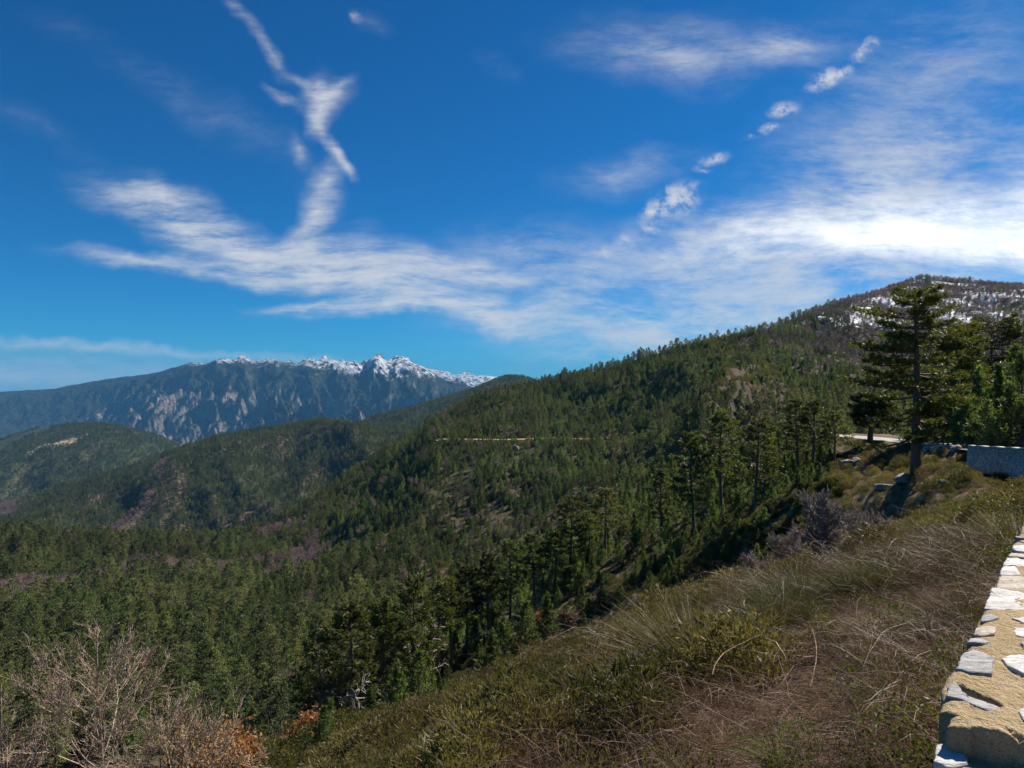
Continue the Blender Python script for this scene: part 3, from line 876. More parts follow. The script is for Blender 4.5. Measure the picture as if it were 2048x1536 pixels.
# the pines standing one by one along the edge of the scrub: (u, depth, top v, variant, spread, label)
row = [
    (698, 70, 1203, 1, 1.25, 'full pine with a bare dead-twigged stem, leftmost of the row above the heath'),
    (640, 74, 1262, 3, 1.1, 'thin pine just left of the full pine at the foot of the heath'),
    (735, 80, 1215, 0, 1.1, 'slim pine close behind the full pine with the dead-twigged stem'),
    (763, 76, 1200, 4, 1.2, 'dense upright pine second in the row from the bottom left'),
    (820, 80, 1158, 2, 1.2, 'broad dark pine left of the bleached dead snag'),
    (878, 88, 1168, 5, 1.1, 'pine with a high bare stem right behind the bleached dead snag'),
    (903, 90, 1160, 1, 1.1, 'pine with many grey dead branches low on its stem beside the snag'),
    (932, 93, 1135, 0, 1.0, 'narrow pine between the snag and the two russet saplings'),
    (979, 94, 1108, 4, 1.2, 'thick pointed pine above the dark young conifers'),
    (1020, 97, 1088, 3, 1.1, 'pine with a loose open crown left of the one with orange dead tips'),
    (1068, 99, 1073, 1, 1.0, 'pine whose grey stem carries a ladder of dead side branches'),
    (1108, 101, 1068, 0, 1.15, 'pine standing in front of the tall pair in the middle of the row'),
    (1140, 104, 1000, 2, 1.15, 'tall dark pine, left one of the tall pair mid-row'),
    (1211, 107, 985, 3, 1.2, 'tall pine with leaning bare stems, right one of the tall pair mid-row'),
    (1178, 112, 1030, 5, 1.0, 'slender pine squeezed in between the tall pair mid-row'),
    (1245, 114, 1040, 1, 0.95, 'thin-stemmed pine right of the tall pair over the green thicket'),
    (1322, 102, 945, 4, 1.2, 'pine with crown almost to the ground left of the high group'),
    (1388, 90, 872, 0, 1.15, 'tall bright green pine leading the high group on the slope'),
    (1442, 92, 828, 3, 1.1, 'tallest pine of the high group with a rounded top'),
    (1510, 80, 842, 2, 1.15, 'pine with a clear dark stem standing at the right of the high group'),
    (1560, 100, 900, 1, 0.9, 'lower pine in the gap between the high group and the dark pair'),
    (1596, 90, 806, 2, 1.05, 'left one of two touching dark pines below the roadside'),
    (1624, 87, 808, 0, 1.1, 'right one of two touching dark pines below the roadside'),
    (1668, 84, 830, 3, 1.0, 'dark pine next to the pale boulders below the roadside'),
]
n_pines = 0
placed = []
for i, (u, y, vt, k, spw, lab) in enumerate(row):
    x, y, z = on_near(u, y)
    H = VV(vt - 10) * y - z; s = H / 14.3
    w_ = 1.0 * spw * (0.55 * s + 0.45 * 0.95)
    tree('pine_tree', ROWP[k][0], ROWP[k][1], (x, y, z), (w_, w_, s), i * 1.7, lab, 'pine tree', 'pines along the edge of the scrub')
    placed.append((x, y)); n_pines += 1
    print('ROW', u, round(H, 1))

# thicker wood behind that row, on the slope falling into the ravine
rs = np.random.RandomState(5)
cand = []
for k in range(6000):
    u = rs.uniform(430, 1640); yy = rs.uniform(78, 175)
    x = UU(u) * yy
    edge = np.interp(u, [430, 560, 700, 900, 1130, 1330, 1560, 1640], [86, 80, 78, 88, 100, 98, 94, 94])
    if yy < edge: continue
    if all((x - a) ** 2 + (yy - b) ** 2 > 4.2 ** 2 for a, b in placed):
        placed.append((x, yy)); cand.append((u, x, yy))
wood_spots = cand
zc = h1(np.array([c[1] for c in cand]), np.array([c[2] for c in cand]))
row_wood = []
for (u, x, yy), z in zip(cand, zc):
    H = rs.uniform(6.5, 10.5)
    line = np.interp(u, [430, 517, 650, 700, 820, 930, 1020, 1130, 1211, 1325, 1388, 1450, 1560, 1640], [1430, 1345, 1300, 1245, 1195, 1170, 1130, 1050, 1030, 990, 930, 900, 930, 880])
    edge = np.interp(u, [430, 700, 900, 1130, 1330, 1560, 1640], [80, 82, 94, 106, 106, 96, 96])
    top = VV(line + (rs.uniform(28, 100) if yy < edge + 16 else rs.uniform(0, 70))) * yy - z
    H = min(rs.uniform(12.0, 17.0), top) if yy < edge + 16 else min(H + 1.0, top)
    if H > 4.0: row_wood.append((x, yy, z, H, rs.randint(0, 6)))

# ------------------------------------------------------------------ forest over the middle hill and the left slope
def scatter(S, n, y0, y1, u0, u1, seed, power=1.0):
    rs = np.random.RandomState(seed)
    U = rs.uniform(UU(u0), UU(u1), n); q = rs.uniform(0, 1, n)
    y = np.sqrt(y0 ** 2 + q * (y1 ** 2 - y0 ** 2)); x = U * y
    k = S.inside(x, y); x, y = x[k], y[k]
    return x, y, S.z(x, y), rs


def thin_out(x, y, r, seed):
    """keep points at least about r apart (grid based)"""
    g = {}
    keep = np.zeros(len(x), bool)
    r = np.broadcast_to(r, x.shape)
    for i in range(len(x)):
        c = 6.0; a, b = int(x[i] // c), int(y[i] // c); ok = True
        for da in (-1, 0, 1):
            for db in (-1, 0, 1):
                for j in g.get((a + da, b + db), ()):
                    if (x[i] - x[j]) ** 2 + (y[i] - y[j]) ** 2 < r[i] ** 2: ok = False; break
                if not ok: break
            if not ok: break
        if ok:
            keep[i] = True; g.setdefault((a, b), []).append(i)
    return keep


x, y, z, rs = scatter(S2, 150000, 110, 1250, -420, 2400, 1)
u = x / y * F2 + 1024
v = 768 - z / y * F2
k = thin_out(x, y, np.where(y < 330, 3.6, 3.9), 3)
x, y, z, u, v = x[k], y[k], z[k], u[k], v[k]
roadY = np.interp(u, S2.U * F2 + 1024, S2.Yk[:, 2])
patch = fbm(x / 60, y / 90, 3, 301); pfine = fbm(x / 22, y / 22, 3, 311)
drop = (y > roadY - 17 - 10 * (pfine > .5)) & (y < roadY + 13) & (u > 868) & (u < 1300)
below = (u > 880) & (u < 1290) & (y < roadY) & (y > roadY - 40) & (pfine > 0.56)
clear = (u > 560) & (u < 1010) & (v > 930) & (v < 1210) & (patch > 0.60) & (pfine > 0.48)
gap = ((patch > 0.72) | (pfine > 0.75)) & (u < 1500)
high = sst(1470, 1730, u) * (1 - sst(690, 770, v))
bare_zone = (rs.uniform(0, 1, len(x)) < high * 0.93 * (patch > 0.30)) | ((u > -200) & (u < 640) & (v > 1060) & (v < 1275) & (patch > 0.55) & (y > 230))
crestY = np.interp(u, S2.U * F2 + 1024, S2.Yk[:, 4]); oncrest = (np.abs(y - crestY) < 38) & (u > 1180) & (u < 1760)
thin = ((y > crestY - 50) & (u > 1180) & (u < 1620) & (rs.uniform(0, 1, len(x)) < 0.55)) | ((u > 1380) & (v < 800) & (pfine > 0.60))
dropped = thin | drop | below | clear | gap | near_hides(x, y, z + 13)
pine_sel = ~dropped & ~bare_zone
bare_zone = bare_zone | ((rs.uniform(0, 1, len(x)) < 0.06) & (u < 1100))
bare_sel = bare_zone & ~drop & ~near_hides(x, y, z + 9)
Hs = rs.uniform(7.5, 12.5, len(x)) * (0.62 + 0.80 * fbm(x / 26, y / 26, 3, 331)) + 1.5 * (u < 600) - 2.2 * ((u > 650) & (u < 1300) & (y < 470)) + 0.8 * oncrest
pts = [(x[i], y[i], z[i], Hs[i] * (0.80 if y[i] > 360 and u[i] > 640 else 1.0), rs.choice([5, 3, 1]) if oncrest[i] else rs.randint(0, 6)) for i in np.where(pine_sel)[0]] + row_wood
pts = np.array(pts)
# a plain copy of the largest-looking ones as trees of their own, everything else as one wood
app = pts[:, 3] / pts[:, 1]
vtop = 768 - (pts[:, 2] + pts[:, 3]) / pts[:, 1] * F2; uu = pts[:, 0] / pts[:, 1] * F2 + 1024
seen = (uu > -10) & (uu < 2058) & (vtop < 1530) & (vtop > 0)
order = np.argsort(-np.where(seen, app, -1))
N_IND = 268
single = order[:N_IND]; rest = np.ones(len(pts), bool); rest[single] = False
rs = np.random.RandomState(77)
protos = {}
for i in single:
    X_, Y_, Z_, H_, kk = pts[i]; kk = int(kk); s = H_ / 14.0; wv = s * 0.5 + 0.5 * rs.uniform(0.85, 1.15)
    if uu[i] < 640:
        lab = 'slender green pine among the nearest rows of the wood on the left slope'; grp = 'pines on the left slope'
    else:
        lab = 'slender pine packed in the wood right behind the row at the heath edge'; grp = 'pines in the wood behind the row'
    if kk not in protos:
        protos[kk] = tree('pine_tree', PINE[kk][0], PINE[kk][1], (X_, Y_, Z_ - 0.2), (wv, wv, s), rs.uniform(0, 6.28), lab, 'pine tree', grp)
    else:
        r = dup(protos[kk], (X_, Y_, Z_ - 0.2), rs.uniform(0, 6.28), (wv, wv, s)); tag(r, lab, 'pine tree', grp)
print('pines single', len(single), 'rest', rest.sum())


# ------------------------------------------------------------------ woods too many to count
def stuff(name, P, variants, label, seed, jitter=0.12, tilt=0.05, zs=1.0):
    """P rows: x y z scale variant; variants: list of tuples of objects joined into one plant"""
    P = np.asarray(P, float)
    rs = np.random.RandomState(seed)
    me = bpy.data.meshes.new(name); me.vertices.add(len(P)); me.vertices.foreach_set('co', P[:, :3].astype(np.float32).ravel())
    a = me.attributes.new('rot', 'FLOAT_VECTOR', 'POINT'); r = np.c_[rs.normal(size=(len(P), 2)) * tilt, rs.uniform(0, 6.28, len(P))]; a.data.foreach_set('vector', r.astype(np.float32).ravel())
    a = me.attributes.new('siz', 'FLOAT_VECTOR', 'POINT'); wv = P[:, 3] * rs.uniform(1 - jitter, 1 + jitter, len(P)); a.data.foreach_set('vector', np.c_[wv, wv, P[:, 3] * zs].astype(np.float32).ravel())
    a = me.attributes.new('kindx', 'INT', 'POINT'); a.data.foreach_set('value', P[:, 4].astype(np.int32))
    me.update()
    o = link(name, me); tag(o, label, None, None, 'stuff')
    ng = bpy.data.node_groups.new(name + '_scatter', 'GeometryNodeTree')
    ng.interface.new_socket('Geometry', in_out='INPUT', socket_type='NodeSocketGeometry'); ng.interface.new_socket('Geometry', in_out='OUTPUT', socket_type='NodeSocketGeometry')
    t = NT(ng); gi = t.new('NodeGroupInput'); go = t.new('NodeGroupOutput')
    g2i = t.new('GeometryNodeGeometryToInstance')
    for vs in reversed(variants):      # the multi-input socket lists its links last one first
        j = t.new('GeometryNodeJoinGeometry')
        for ob in vs:
            oi = t.new('GeometryNodeObjectInfo', {'transform_space': 'ORIGINAL'}); oi.inputs['Object'].default_value = ob
            ng.links.new(oi.outputs['Geometry'], j.inputs[0])
        ng.links.new(j.outputs[0], g2i.inputs[0])
    def attr(nm, ty):
        nd = t.new('GeometryNodeInputNamedAttribute', {'data_type': ty}); nd.inputs['Name'].default_value = nm; return nd.outputs['Attribute']
    ip = t.new('GeometryNodeInstanceOnPoints')
    ng.links.new(gi.outputs[0], ip.inputs['Points']); ng.links.new(g2i.outputs[0], ip.inputs['Instance'])
    ip.inputs['Pick Instance'].default_value = True
    ng.links.new(attr('kindx', 'INT'), ip.inputs['Instance Index'])
    e2r = t.new('FunctionNodeEulerToRotation'); ng.links.new(attr('rot', 'FLOAT_VECTOR'), e2r.inputs[0]); ng.links.new(e2r.outputs[0], ip.inputs['Rotation'])
    ng.links.new(attr('siz', 'FLOAT_VECTOR'), ip.inputs['Scale'])
    ng.links.new(ip.outputs[0], go.inputs[0])
    md = o.modifiers.new('scatter', 'NODES'); md.node_group = ng
    return o


def crown_trunk(e):
    return tuple(e.children)


PV = [crown_trunk(protos[k]) for k in sorted(protos)]
nv = len(PV)
R_ = pts[rest]
PFOREST = (np.c_[R_[:, 0], R_[:, 1], R_[:, 2] - 0.3, R_[:, 3] / 14.0, R_[:, 4] % nv], PV, 'pine forest covering the middle hill and valley')

# young conifers crowding the floor of the wood behind the row
rs = np.random.RandomState(17)
ub = rs.uniform(560, 1660, 5200); yb = rs.uniform(72, 150, 5200); xb = UU(ub) * yb
eb = np.interp(ub, [430, 700, 900, 1130, 1330, 1560, 1660], [78, 79, 88, 99, 97, 88, 86])
kb = (yb > eb + rs.normal(size=5200) * 2.0) & thin_out(xb, yb, 2.3, 4)
UND = np.c_[xb[kb], yb[kb], h1(xb[kb], yb[kb]) - 0.1, rs.uniform(0.45, 1.25, kb.sum()), rs.randint(0, 3, kb.sum())]

# bare broadleaf trees: one of each stands by itself on the near slope of the wood, the rest are the mauve woods
BARE = []
for i in range(3):
    (bv, bf), ends = bare_geo(300 + i, H=8.0, levels=3, spread=0.55, r0=0.13, kids=(3, 5), up=0.45, minr=0.03)
    rs2 = np.random.RandomState(i); lv, lf = leaf_cloud(ends, rs2, 420, 0.75, 0.05, 0.35)
    e = empty('bare_tree', (0, 0, 0))
    link('crown', make_mesh('bare_crown', lv, lf, M['bare']), e); link('trunk', make_mesh('bare_trunk', bv, bf, M['bare'], True), e)
    BARE.append(e)
for e, (u_, y_, h_, lab) in zip(BARE, [(672, 96, 0.95, 'leafless grey tree at the left shoulder of the full pine above the heath'),
                                       (560, 150, 0.9, 'leafless mauve tree in the hollow of the left wood'),
                                       (150, 205, 0.85, 'leafless mauve tree standing among pines on the left slope')]):
    x_ = UU(u_) * y_; z_ = max(float(h1(np.array([x_]), np.array([y_]))[0]), float(S2.z(np.array([x_]), np.array([y_]))[0]))
    e.location = (x_, y_, z_); e.scale = (h_, h_, h_); tag(e, lab, 'bare tree')
BV = [crown_trunk(e) for e in BARE]
bx, by, bz = x[bare_sel], y[bare_sel], z[bare_sel]
bare_pts = [np.c_[bx, by, bz, RS.uniform(0.8, 1.3, len(bx)), RS.randint(0, 3, len(bx))]]

hs = (below | clear | gap | thin | drop) & ~near_hides(x, y, z + 2) & ((np.abs(y - roadY - 4) > 6) | (u < 850) | (u > 1300)) & (v > 640)
HILL_SCRUB = np.c_[x[hs], y[hs], z[hs] - 0.1, RS.uniform(1.2, 3.2, hs.sum()), RS.randint(0, 2, hs.sum())]
# dark ridge
x3, y3, z3, rs = scatter(S3, 60000, 860, 2150, -420, 1150, 2)
u3 = x3 / y3 * F2 + 1024; v3 = 768 - z3 / y3 * F2
p3 = fbm(x3 / 170 + y3 / 420, y3 / 700, 4, 401); k = RS.uniform(0, 1, len(x3)) < 0.62
bmask = (p3 > 0.565) & (v3 > 895)
s3 = k & ~bmask
far = [np.c_[x3[s3], y3[s3], z3[s3] - 0.5, RS.uniform(0.75, 1.15, s3.sum()), RS.randint(0, nv, s3.sum())]]
b3 = bmask & (RS.uniform(0, 1, len(x3)) < 0.75)
bare_pts.append(np.c_[x3[b3], y3[b3], z3[b3] - 0.5, RS.uniform(0.9, 1.5, b3.sum()), RS.randint(0, 3, b3.sum())])
x4, y4, z4, rs = scatter(S4, 26000, 2000, 3500, -420, 560, 4)
p4 = fbm(x4 / 200, y4 / 300, 3, 501)
cl = (((x4 - UU(118) * 2750) / 90) ** 2 + ((y4 - 2750) / 95) ** 2) < 0.8 + RS.normal(size=len(x4)) * 0.3
s4 = (p4 < 0.60) & ~cl
far.append(np.c_[x4[s4], y4[s4], z4[s4] - 1, RS.uniform(0.8, 1.25, s4.sum()), RS.randint(0, nv, s4.sum())])
x5, y5, z5, rs = scatter(S3b, 14000, 2100, 3200, 640, 1150, 6)
far.append(np.c_[x5, y5, z5 - 1, RS.uniform(0.8, 1.2, len(x5)), RS.randint(0, nv, len(x5))])
far = np.concatenate(far)
stuff('far_pine_forest', far, PV, 'dark pine forest on the ridges beyond the valley', 9)
stuff('bare_forest', np.concatenate(bare_pts), BV, 'leafless mauve woodland in patches on the hills', 10)
print('far', len(far), 'bare', sum(len(b) for b in bare_pts))

# ------------------------------------------------------------------ placing by foot row on the near slope
_ys = np.exp(np.linspace(math.log(1.6), math.log(118), 240))


def foot(u, vb):
    """ground point in column u whose row is vb (or the farthest one before the slope turns away)"""
    xs = UU(u) * _ys; zs = h1(xs, _ys); v = 768 - zs / _ys * F2
    k = np.where(v <= vb)[0]
    i = k[0] if len(k) else int(np.argmin(v))
    return float(xs[i]), float(_ys[i]), float(zs[i])


# young conifers at the lower edge of the heath and above the road
sap = [
    (742, 1445, 1378, 'small grey-green conifer under the full pine at the bottom of the heath'),
    (838, 1395, 1305, 'bushy young conifer below the bleached snag'),
    (795, 1420, 1325, 'rounded young conifer left of the bushy one below the snag'),
    (866, 1425, 1372, 'bright yellow-green little pine alone on the edge of the heath'),
    (957, 1392, 1352, 'small conifer with drooping tips between the heath and the russet saplings'),
    (985, 1352, 1262, 'dark green young conifer left of the orange sapling'),
    (1008, 1330, 1235, 'tall young conifer behind the orange sapling'),
    (1052, 1300, 1205, 'deep green young conifer right above the orange sapling'),
    (1095, 1278, 1190, 'young conifer left of the pale pink leafless oak'),
    (1165, 1262, 1172, 'feathery young conifer right behind the pale pink oak'),
    (1205, 1240, 1165, 'light green young conifer at the foot of the tall pair of pines'),
    (1262, 1292, 1238, 'small lone pine on the heath right of the pale pink oak'),
    (1290, 1210, 1120, 'dark young conifer filling the gap left of the high group'),
    (1345, 1170, 1060, 'broad young conifer in the shade under the high group'),
    (1420, 1115, 1000, 'young conifer between the stems of the high group'),
    (1475, 1100, 985, 'upright young conifer left of the clear dark stem'),
    (1540, 1050, 940, 'young conifer right of the clear dark stem'),
    (1580, 1040, 960, 'low young conifer at the foot of the touching dark pines'),
    (492, 1540, 1492, 'grey-green seedling conifer beside the russet oak at the bottom edge'),
    (648, 1520, 1462, 'small blue-green conifer right of the russet oak'),
]
for i, (u, vb, vt, lab) in enumerate(sap):
    if 700 < u < 1600:
        y = float(np.interp(u, [700, 900, 1130, 1330, 1560], [60, 72, 84, 80, 74])) - 4 * ((i * 7) % 3)
        if u > 1330: y = 100.0 + (i * 5) % 7
        x, y, z = on_near(u, y)
    else:
        x, y, z = foot(u, vb)
    H = max(1.2, VV(vt) * y - z); s = H / 4.0
    tree('young_conifer', YOUNG[i % 3][0], YOUNG[i % 3][1], (x, y, z), (s * 1.05, s * 1.05, s), i * 2.1, lab, 'young conifer', 'young conifers at the edge of the heath')
bank = [
    (1838, 90, 800, 'young conifer beyond the big pine, half hidden behind its stem'), (1862, 84, 772, 'dark young conifer right of the stem of the big pine'),
    (1885, 79, 790, 'bushy young conifer at the low end of the road bank'), (1908, 77, 742, 'tall young conifer rising over the road bank'),
    (1932, 72, 772, 'yellow-green young conifer on top of the road bank'), (1956, 76, 735, 'pointed young conifer on the bank below the flat-topped pine'),
    (1975, 69, 800, 'low bright conifer at the lip of the bank'), (1998, 74, 728, 'dense young conifer right of the pointed one on the bank'),
    (2020, 70, 765, 'slim dark conifer on the bank above the retaining wall'), (2042, 76, 705, 'tall conifer cut by the right edge above the bank'),
    (2066, 70, 740, 'conifer at the right edge above the retaining wall'), (2030, 84, 690, 'feathery conifer behind the tall one at the right edge'),
    (1925, 88, 735, 'conifer deep in the thicket under the flat-topped pine')]
for i, (u, y, vt, lab) in enumerate(bank):
    x, y, z = on_near(u, y); H = max(2.0, VV(vt) * y - z); s = H / 4.0
    tree('young_conifer', YOUNG[(i + 1) % 3][0], YOUNG[(i + 1) % 3][1], (x, y, z - 0.1), (s * 0.8 + .35, s * 0.8 + .35, s), i * 1.3, lab, 'young conifer', 'young conifers on the road bank')

# ------------------------------------------------------------------ the big old pine and its neighbours
x, y, z = on_near(1832, 58.0)
Hh = VV(569) * y - z
hl = [0.08, 0.15, 0.23, 0.34, 0.43, 0.50, 0.57, 0.69, 0.80, 0.91, 0.985]
Lp = np.array([70, 118, 140, 132, 185, 128, 138, 114, 118, 82, 24]) * y / F2
Rp = np.array([5, 14, 50, 98, 96, 118, 134, 130, 122, 78, 28]) * y / F2


def hero_shape(h, a):
    l = np.interp(h, hl, Lp); r = np.interp(h, hl, Rp); c = math.cos(a)
    side = l if c < 0 else r
    return (side * abs(c) + 0.75 * min(l, r * 1.4 + .3) * (1 - abs(c))) * (0.86 + 0.25 * math.sin(h * 41 + a * 2))


(cv, cf), (tv, tf) = pine_geo(901, H=Hh, base=0.15, rad=4.6, nb=92, tufts=54, m=7, L=0.42, w=0.10, lean=-0.5, r0=0.40, dead=10, flat=0.35, shape=hero_shape)
e = empty('pine_tree', (x, y, z)); tag(e, 'big old pine with layered flat boughs, alone below the road', 'pine tree')
link('crown', make_mesh('old_pine_crown', cv, cf, M['heropine']), e); link('trunk', make_mesh('old_pine_trunk', tv, tf, M['herobark'], True), e)

umb_h = [0.30, 0.45, 0.6, 0.75, 0.88, 0.95, 1.0]; umb_r = np.array([3.0, 4.6, 5.0, 4.9, 4.4, 3.2, 0.8])
for (u, y, vt, sd, k, rr, lab) in [(1982, 96, 640, 911, 1.0, 1.12, 'flat-topped pine standing above the bank at the right edge'),
                                 (1890, 82, 655, 912, 0.95, 0.9, 'old pine half hidden behind the right boughs of the big one'),
                                 (1740, 92, 790, 913, 0.8, 0.75, 'shaded pine behind the low left boughs of the big one')]:
    x, y, z = on_near(u, y); H = VV(vt) * y - z
    (cv, cf), (tv, tf) = pine_geo(sd, H=H, base=0.30, rad=4.4, nb=88, tufts=38, m=6, L=0.5, w=0.13, lean=0.3, r0=0.36, dead=6, flat=0.35,
                                  shape=lambda h, a: np.interp(h, umb_h, umb_r) * k * rr)
    e = empty('pine_tree', (x, y, z)); tag(e, lab, 'pine tree')
    link('crown', make_mesh('old_pine_crown', cv, cf, M['heropine']), e); link('trunk', make_mesh('old_pine_trunk', tv, tf, M['herobark'], True), e)

YO = [o for o in C.objects if o.name.startswith('young_conifer')][:3]
fp = PFOREST[0].copy(); ry = np.random.RandomState(4); yk = ry.uniform(0, 1, len(fp)) < 0.22
fp[yk, 3] = ry.uniform(0.8, 2.1, yk.sum()); fp[yk, 4] = nv + ry.randint(0, 3, yk.sum())
fp[:, 3] *= np.where(yk, 1, ry.uniform(0.8, 1.15, len(fp)))
stuff('pine_forest', fp, PFOREST[1] + [tuple(e.children) for e in YO], PFOREST[2], 8, 0.2, 0.06)
xs_, ys_, zs_, ry2 = scatter(S2, 40000, 150, 720, -420, 1700, 61)
us_ = xs_ / ys_ * F2 + 1024; rY_ = np.interp(us_, S2.U * F2 + 1024, S2.Yk[:, 2])
ks_ = ~near_hides(xs_, ys_, zs_ + 4) & ~((ys_ > rY_ - 3) & (ys_ < rY_ + 12) & (us_ > 860) & (us_ < 1300)) & (fbm(xs_ / 30, ys_ / 30, 3, 721) > 0.36)
stuff('hill_thicket', np.c_[xs_[ks_], ys_[ks_], zs_[ks_] - 0.1, ry2.uniform(0.4, 1.15, ks_.sum()), ry2.randint(0, 3, ks_.sum())], [tuple(e.children) for e in YO], 'thicket of young conifers between the pines of the middle hill', 14, 0.25, 0.06)
stuff('conifer_thicket', UND, [tuple(e.children) for e in YO], 'thicket of young conifers on the floor of the wood', 12, 0.2, 0.06)

# ------------------------------------------------------------------ dead snags, bare trees and russet oaks
def bare_thing(name, u, vb, vt, seed, matn, lab, cat, leaf=None, loc=None, **kw):
    x, y, z = loc if loc else foot(u, vb)
    H = VV(vt) * y - z
    (bv, bf), ends = bare_geo(seed, H=H, **kw)
    bv = bv * (H / bv[:, 2].max())
    k = H / max(p[0][2] for p in ends)
    e = empty(name, (x, y, z)); tag(e, lab, cat)
    link('trunk', make_mesh(name + '_wood', bv, bf, M[matn], True), e)
    if leaf:
        n, L, w, jit, lm, frac = leaf
        rs = np.random.RandomState(seed)
        ee = [(np.array(p) * k, d) for p, d in ends]
        zs = np.array([p[2] for p, d in ee]); sel = [ee[i] for i in range(len(ee)) if zs[i] < np.quantile(zs, frac)]
        lv, lf = leaf_cloud(sel, rs, n, L, w, jit)
        link('crown', make_mesh(name + '_leaves', lv, lf, M[lm]), e)
    return e


def leader_geo(seed, H, W_, n1=26, r0=0.05):
    rs = np.random.RandomState(seed); t = np.linspace(0, 1, 5); P, R = [], []; ends = []
    main = np.c_[0.05 * np.sin(t * 5), 0.05 * np.cos(t * 4) - 0.05, t * H]; main[0, 2] = -0.2
    P.append(main); R.append(r0 * (1 - 0.85 * t) + 0.003)
    def go(p, d, L, r, lv):
        d = d / np.linalg.norm(d); k = rs.normal(size=3) * 0.07
        q = p + np.outer(t, d) * L + np.outer(np.sin(t * PI), k) * L + np.outer(t**2, [0, 0, 0.16]) * L
        P.append(q); R.append(np.maximum(r * (1 - 0.7 * t), 0.0034))
        if lv == 0: ends.append((q[-1], q[-1] - q[-2])); return
        for i in range(rs.randint(5, 8) if lv > 1 else rs.randint(3, 6)):
            f = rs.uniform(0.25, 1.0); b = np.array([np.interp(f, t, q[:, j]) for j in range(3)])
            nd = d * 0.9 + rs.normal(size=3) * 0.42 + np.array([0, 0, 0.25])
            go(b, nd, L * rs.uniform(0.35, 0.6), max(r * 0.5, 0.0034), lv - 1)
    for k in range(n1):
        h = 0.26 + 0.70 * (k + rs.uniform()) / n1; a = k * 2.4 + rs.normal() * .4
        b = np.array([np.interp(h, t, main[:, j]) for j in range(3)])
        L = W_ * (1.12 - h) * rs.uniform(0.75, 1.1)
        go(b, np.array([math.cos(a), math.sin(a), 0.55 + 0.7 * h]), L, r0 * 0.42 * (1.15 - h), 3 if h < 0.75 else 2)
    return prisms(np.array(P), np.array(R), 3), ends


def bare_leader(u, y, vt, seed, W_, n1, lab, r0):
    x, y, z = on_near(u, y); H = VV(vt) * y - z
    e = empty('bare_tree', (x, y, z)); tag(e, lab, 'bare tree')
    (V, Fc), _ = leader_geo(seed, H, W_, n1, r0); link('trunk', make_mesh('bare_tree_wood', V, Fc, M['twig'], True), e)


bare_leader(205, 12.5, 1258, 41, 1.9, 24, 'leafless pale-twigged tree with a straight stem filling the bottom left', 0.06)
bare_leader(15, 12.0, 1360, 42, 1.2, 16, 'leafless shrub cut by the bottom left corner', 0.035)
bare_leader(345, 12.5, 1400, 47, 1.3, 16, 'leafless spreading shrub right of the straight-stemmed bare tree', 0.03)
bare_thing('oak_shrub', 405, 1640, 1440, 43, 'twig', 'shrub with a few yellowed leaves beside the bare tree', 'shrub', (800, 0.065, 0.035, 0.12, 'yellow', 1.0), on_near(405, 12.5),
           levels=4, spread=0.55, r0=0.028, kids=(3, 6), up=0.3, stems=5, minr=0.004)
bare_thing('oak_shrub', 470, 1620, 1468, 44, 'greytwig', 'low russet oak shrub between the yellowed shrub and the tall russet oak', 'shrub', (2200, 0.10, 0.065, 0.14, 'russet', 1.0), on_near(468, 14.0),
           levels=3, spread=0.5, r0=0.03, kids=(3, 5), up=0.4, stems=3, minr=0.006)
bare_thing('oak_shrub', 600, 1590, 1432, 45, 'greytwig', 'tall russet-leaved oak at the bottom edge left of the heath', 'shrub', (3600, 0.085, 0.055, 0.10, 'russet', 1.0), on_near(598, 17.5),
           levels=3, spread=0.42, r0=0.025, kids=(5, 8), up=0.55, stems=4, minr=0.005)
bare_thing('oak_shrub', 1135, 1288, 1222, 51, 'greytwig', 'pale pink small oak with thin leaves at the lower wood edge', 'shrub', (2600, 0.22, 0.10, 0.22, 'dry', 1.0), levels=4, spread=0.6, r0=0.08, kids=(3, 5), up=0.3, minr=0.014)
bare_thing('oak_shrub', 1032, 1332, 1284, 52, 'greytwig', 'small orange-brown oak sapling in front of the dark conifers', 'shrub', (2200, 0.22, 0.12, 0.16, 'russet', 1.0), levels=3, spread=0.35, r0=0.06, kids=(3, 5), up=0.8, minr=0.014)
bare_thing('oak_shrub', 994, 1350, 1305, 53, 'greytwig', 'tiny dull brown oak sapling left of the orange one', 'shrub', (900, 0.2, 0.1, 0.2, 'russet', 1.0), levels=3, spread=0.35, r0=0.05, kids=(3, 5), up=0.8, minr=0.014)
bare_thing('oak_shrub', 1080, 1262, 1228, 54, 'greytwig', 'dim brown oak sapling up among the dark conifers', 'shrub', (800, 0.2, 0.1, 0.2, 'russet', 1.0), levels=3, spread=0.35, r0=0.05, kids=(3, 5), up=0.8, minr=0.014)
bare_thing('dead_tree', 855, 1330, 1226, 61, 'deadwood', 'bleached dead snag with broken side branches in the row', 'dead tree', None, on_near(855, 84), levels=2, spread=0.9, r0=0.16, kids=(7, 11), up=0.05, ratio=0.34, minr=0.02)
bare_thing('dead_tree', 690, 1470, 1345, 62, 'deadwood', 'thin bleached dead trunk in front of the full pine', 'dead tree', None, on_near(690, 66), levels=2, spread=0.9, r0=0.12, kids=(8, 12), up=0.05, ratio=0.34, minr=0.018)
bare_thing('bare_shrub', 1648, 1150, 965, 71, 'greytwig', 'large grey leafless shrub with fine upright twigs on the slope', 'shrub', None, levels=5, spread=0.5, r0=0.045, kids=(4, 6), up=0.35, stems=4, minr=0.006)
bare_thing('bare_shrub', 1722, 1120, 1000, 72, 'greytwig', 'smaller grey leafless shrub right of the large one', 'shrub', None, levels=4, spread=0.55, r0=0.035, kids=(4, 6), up=0.3, stems=4, minr=0.006)
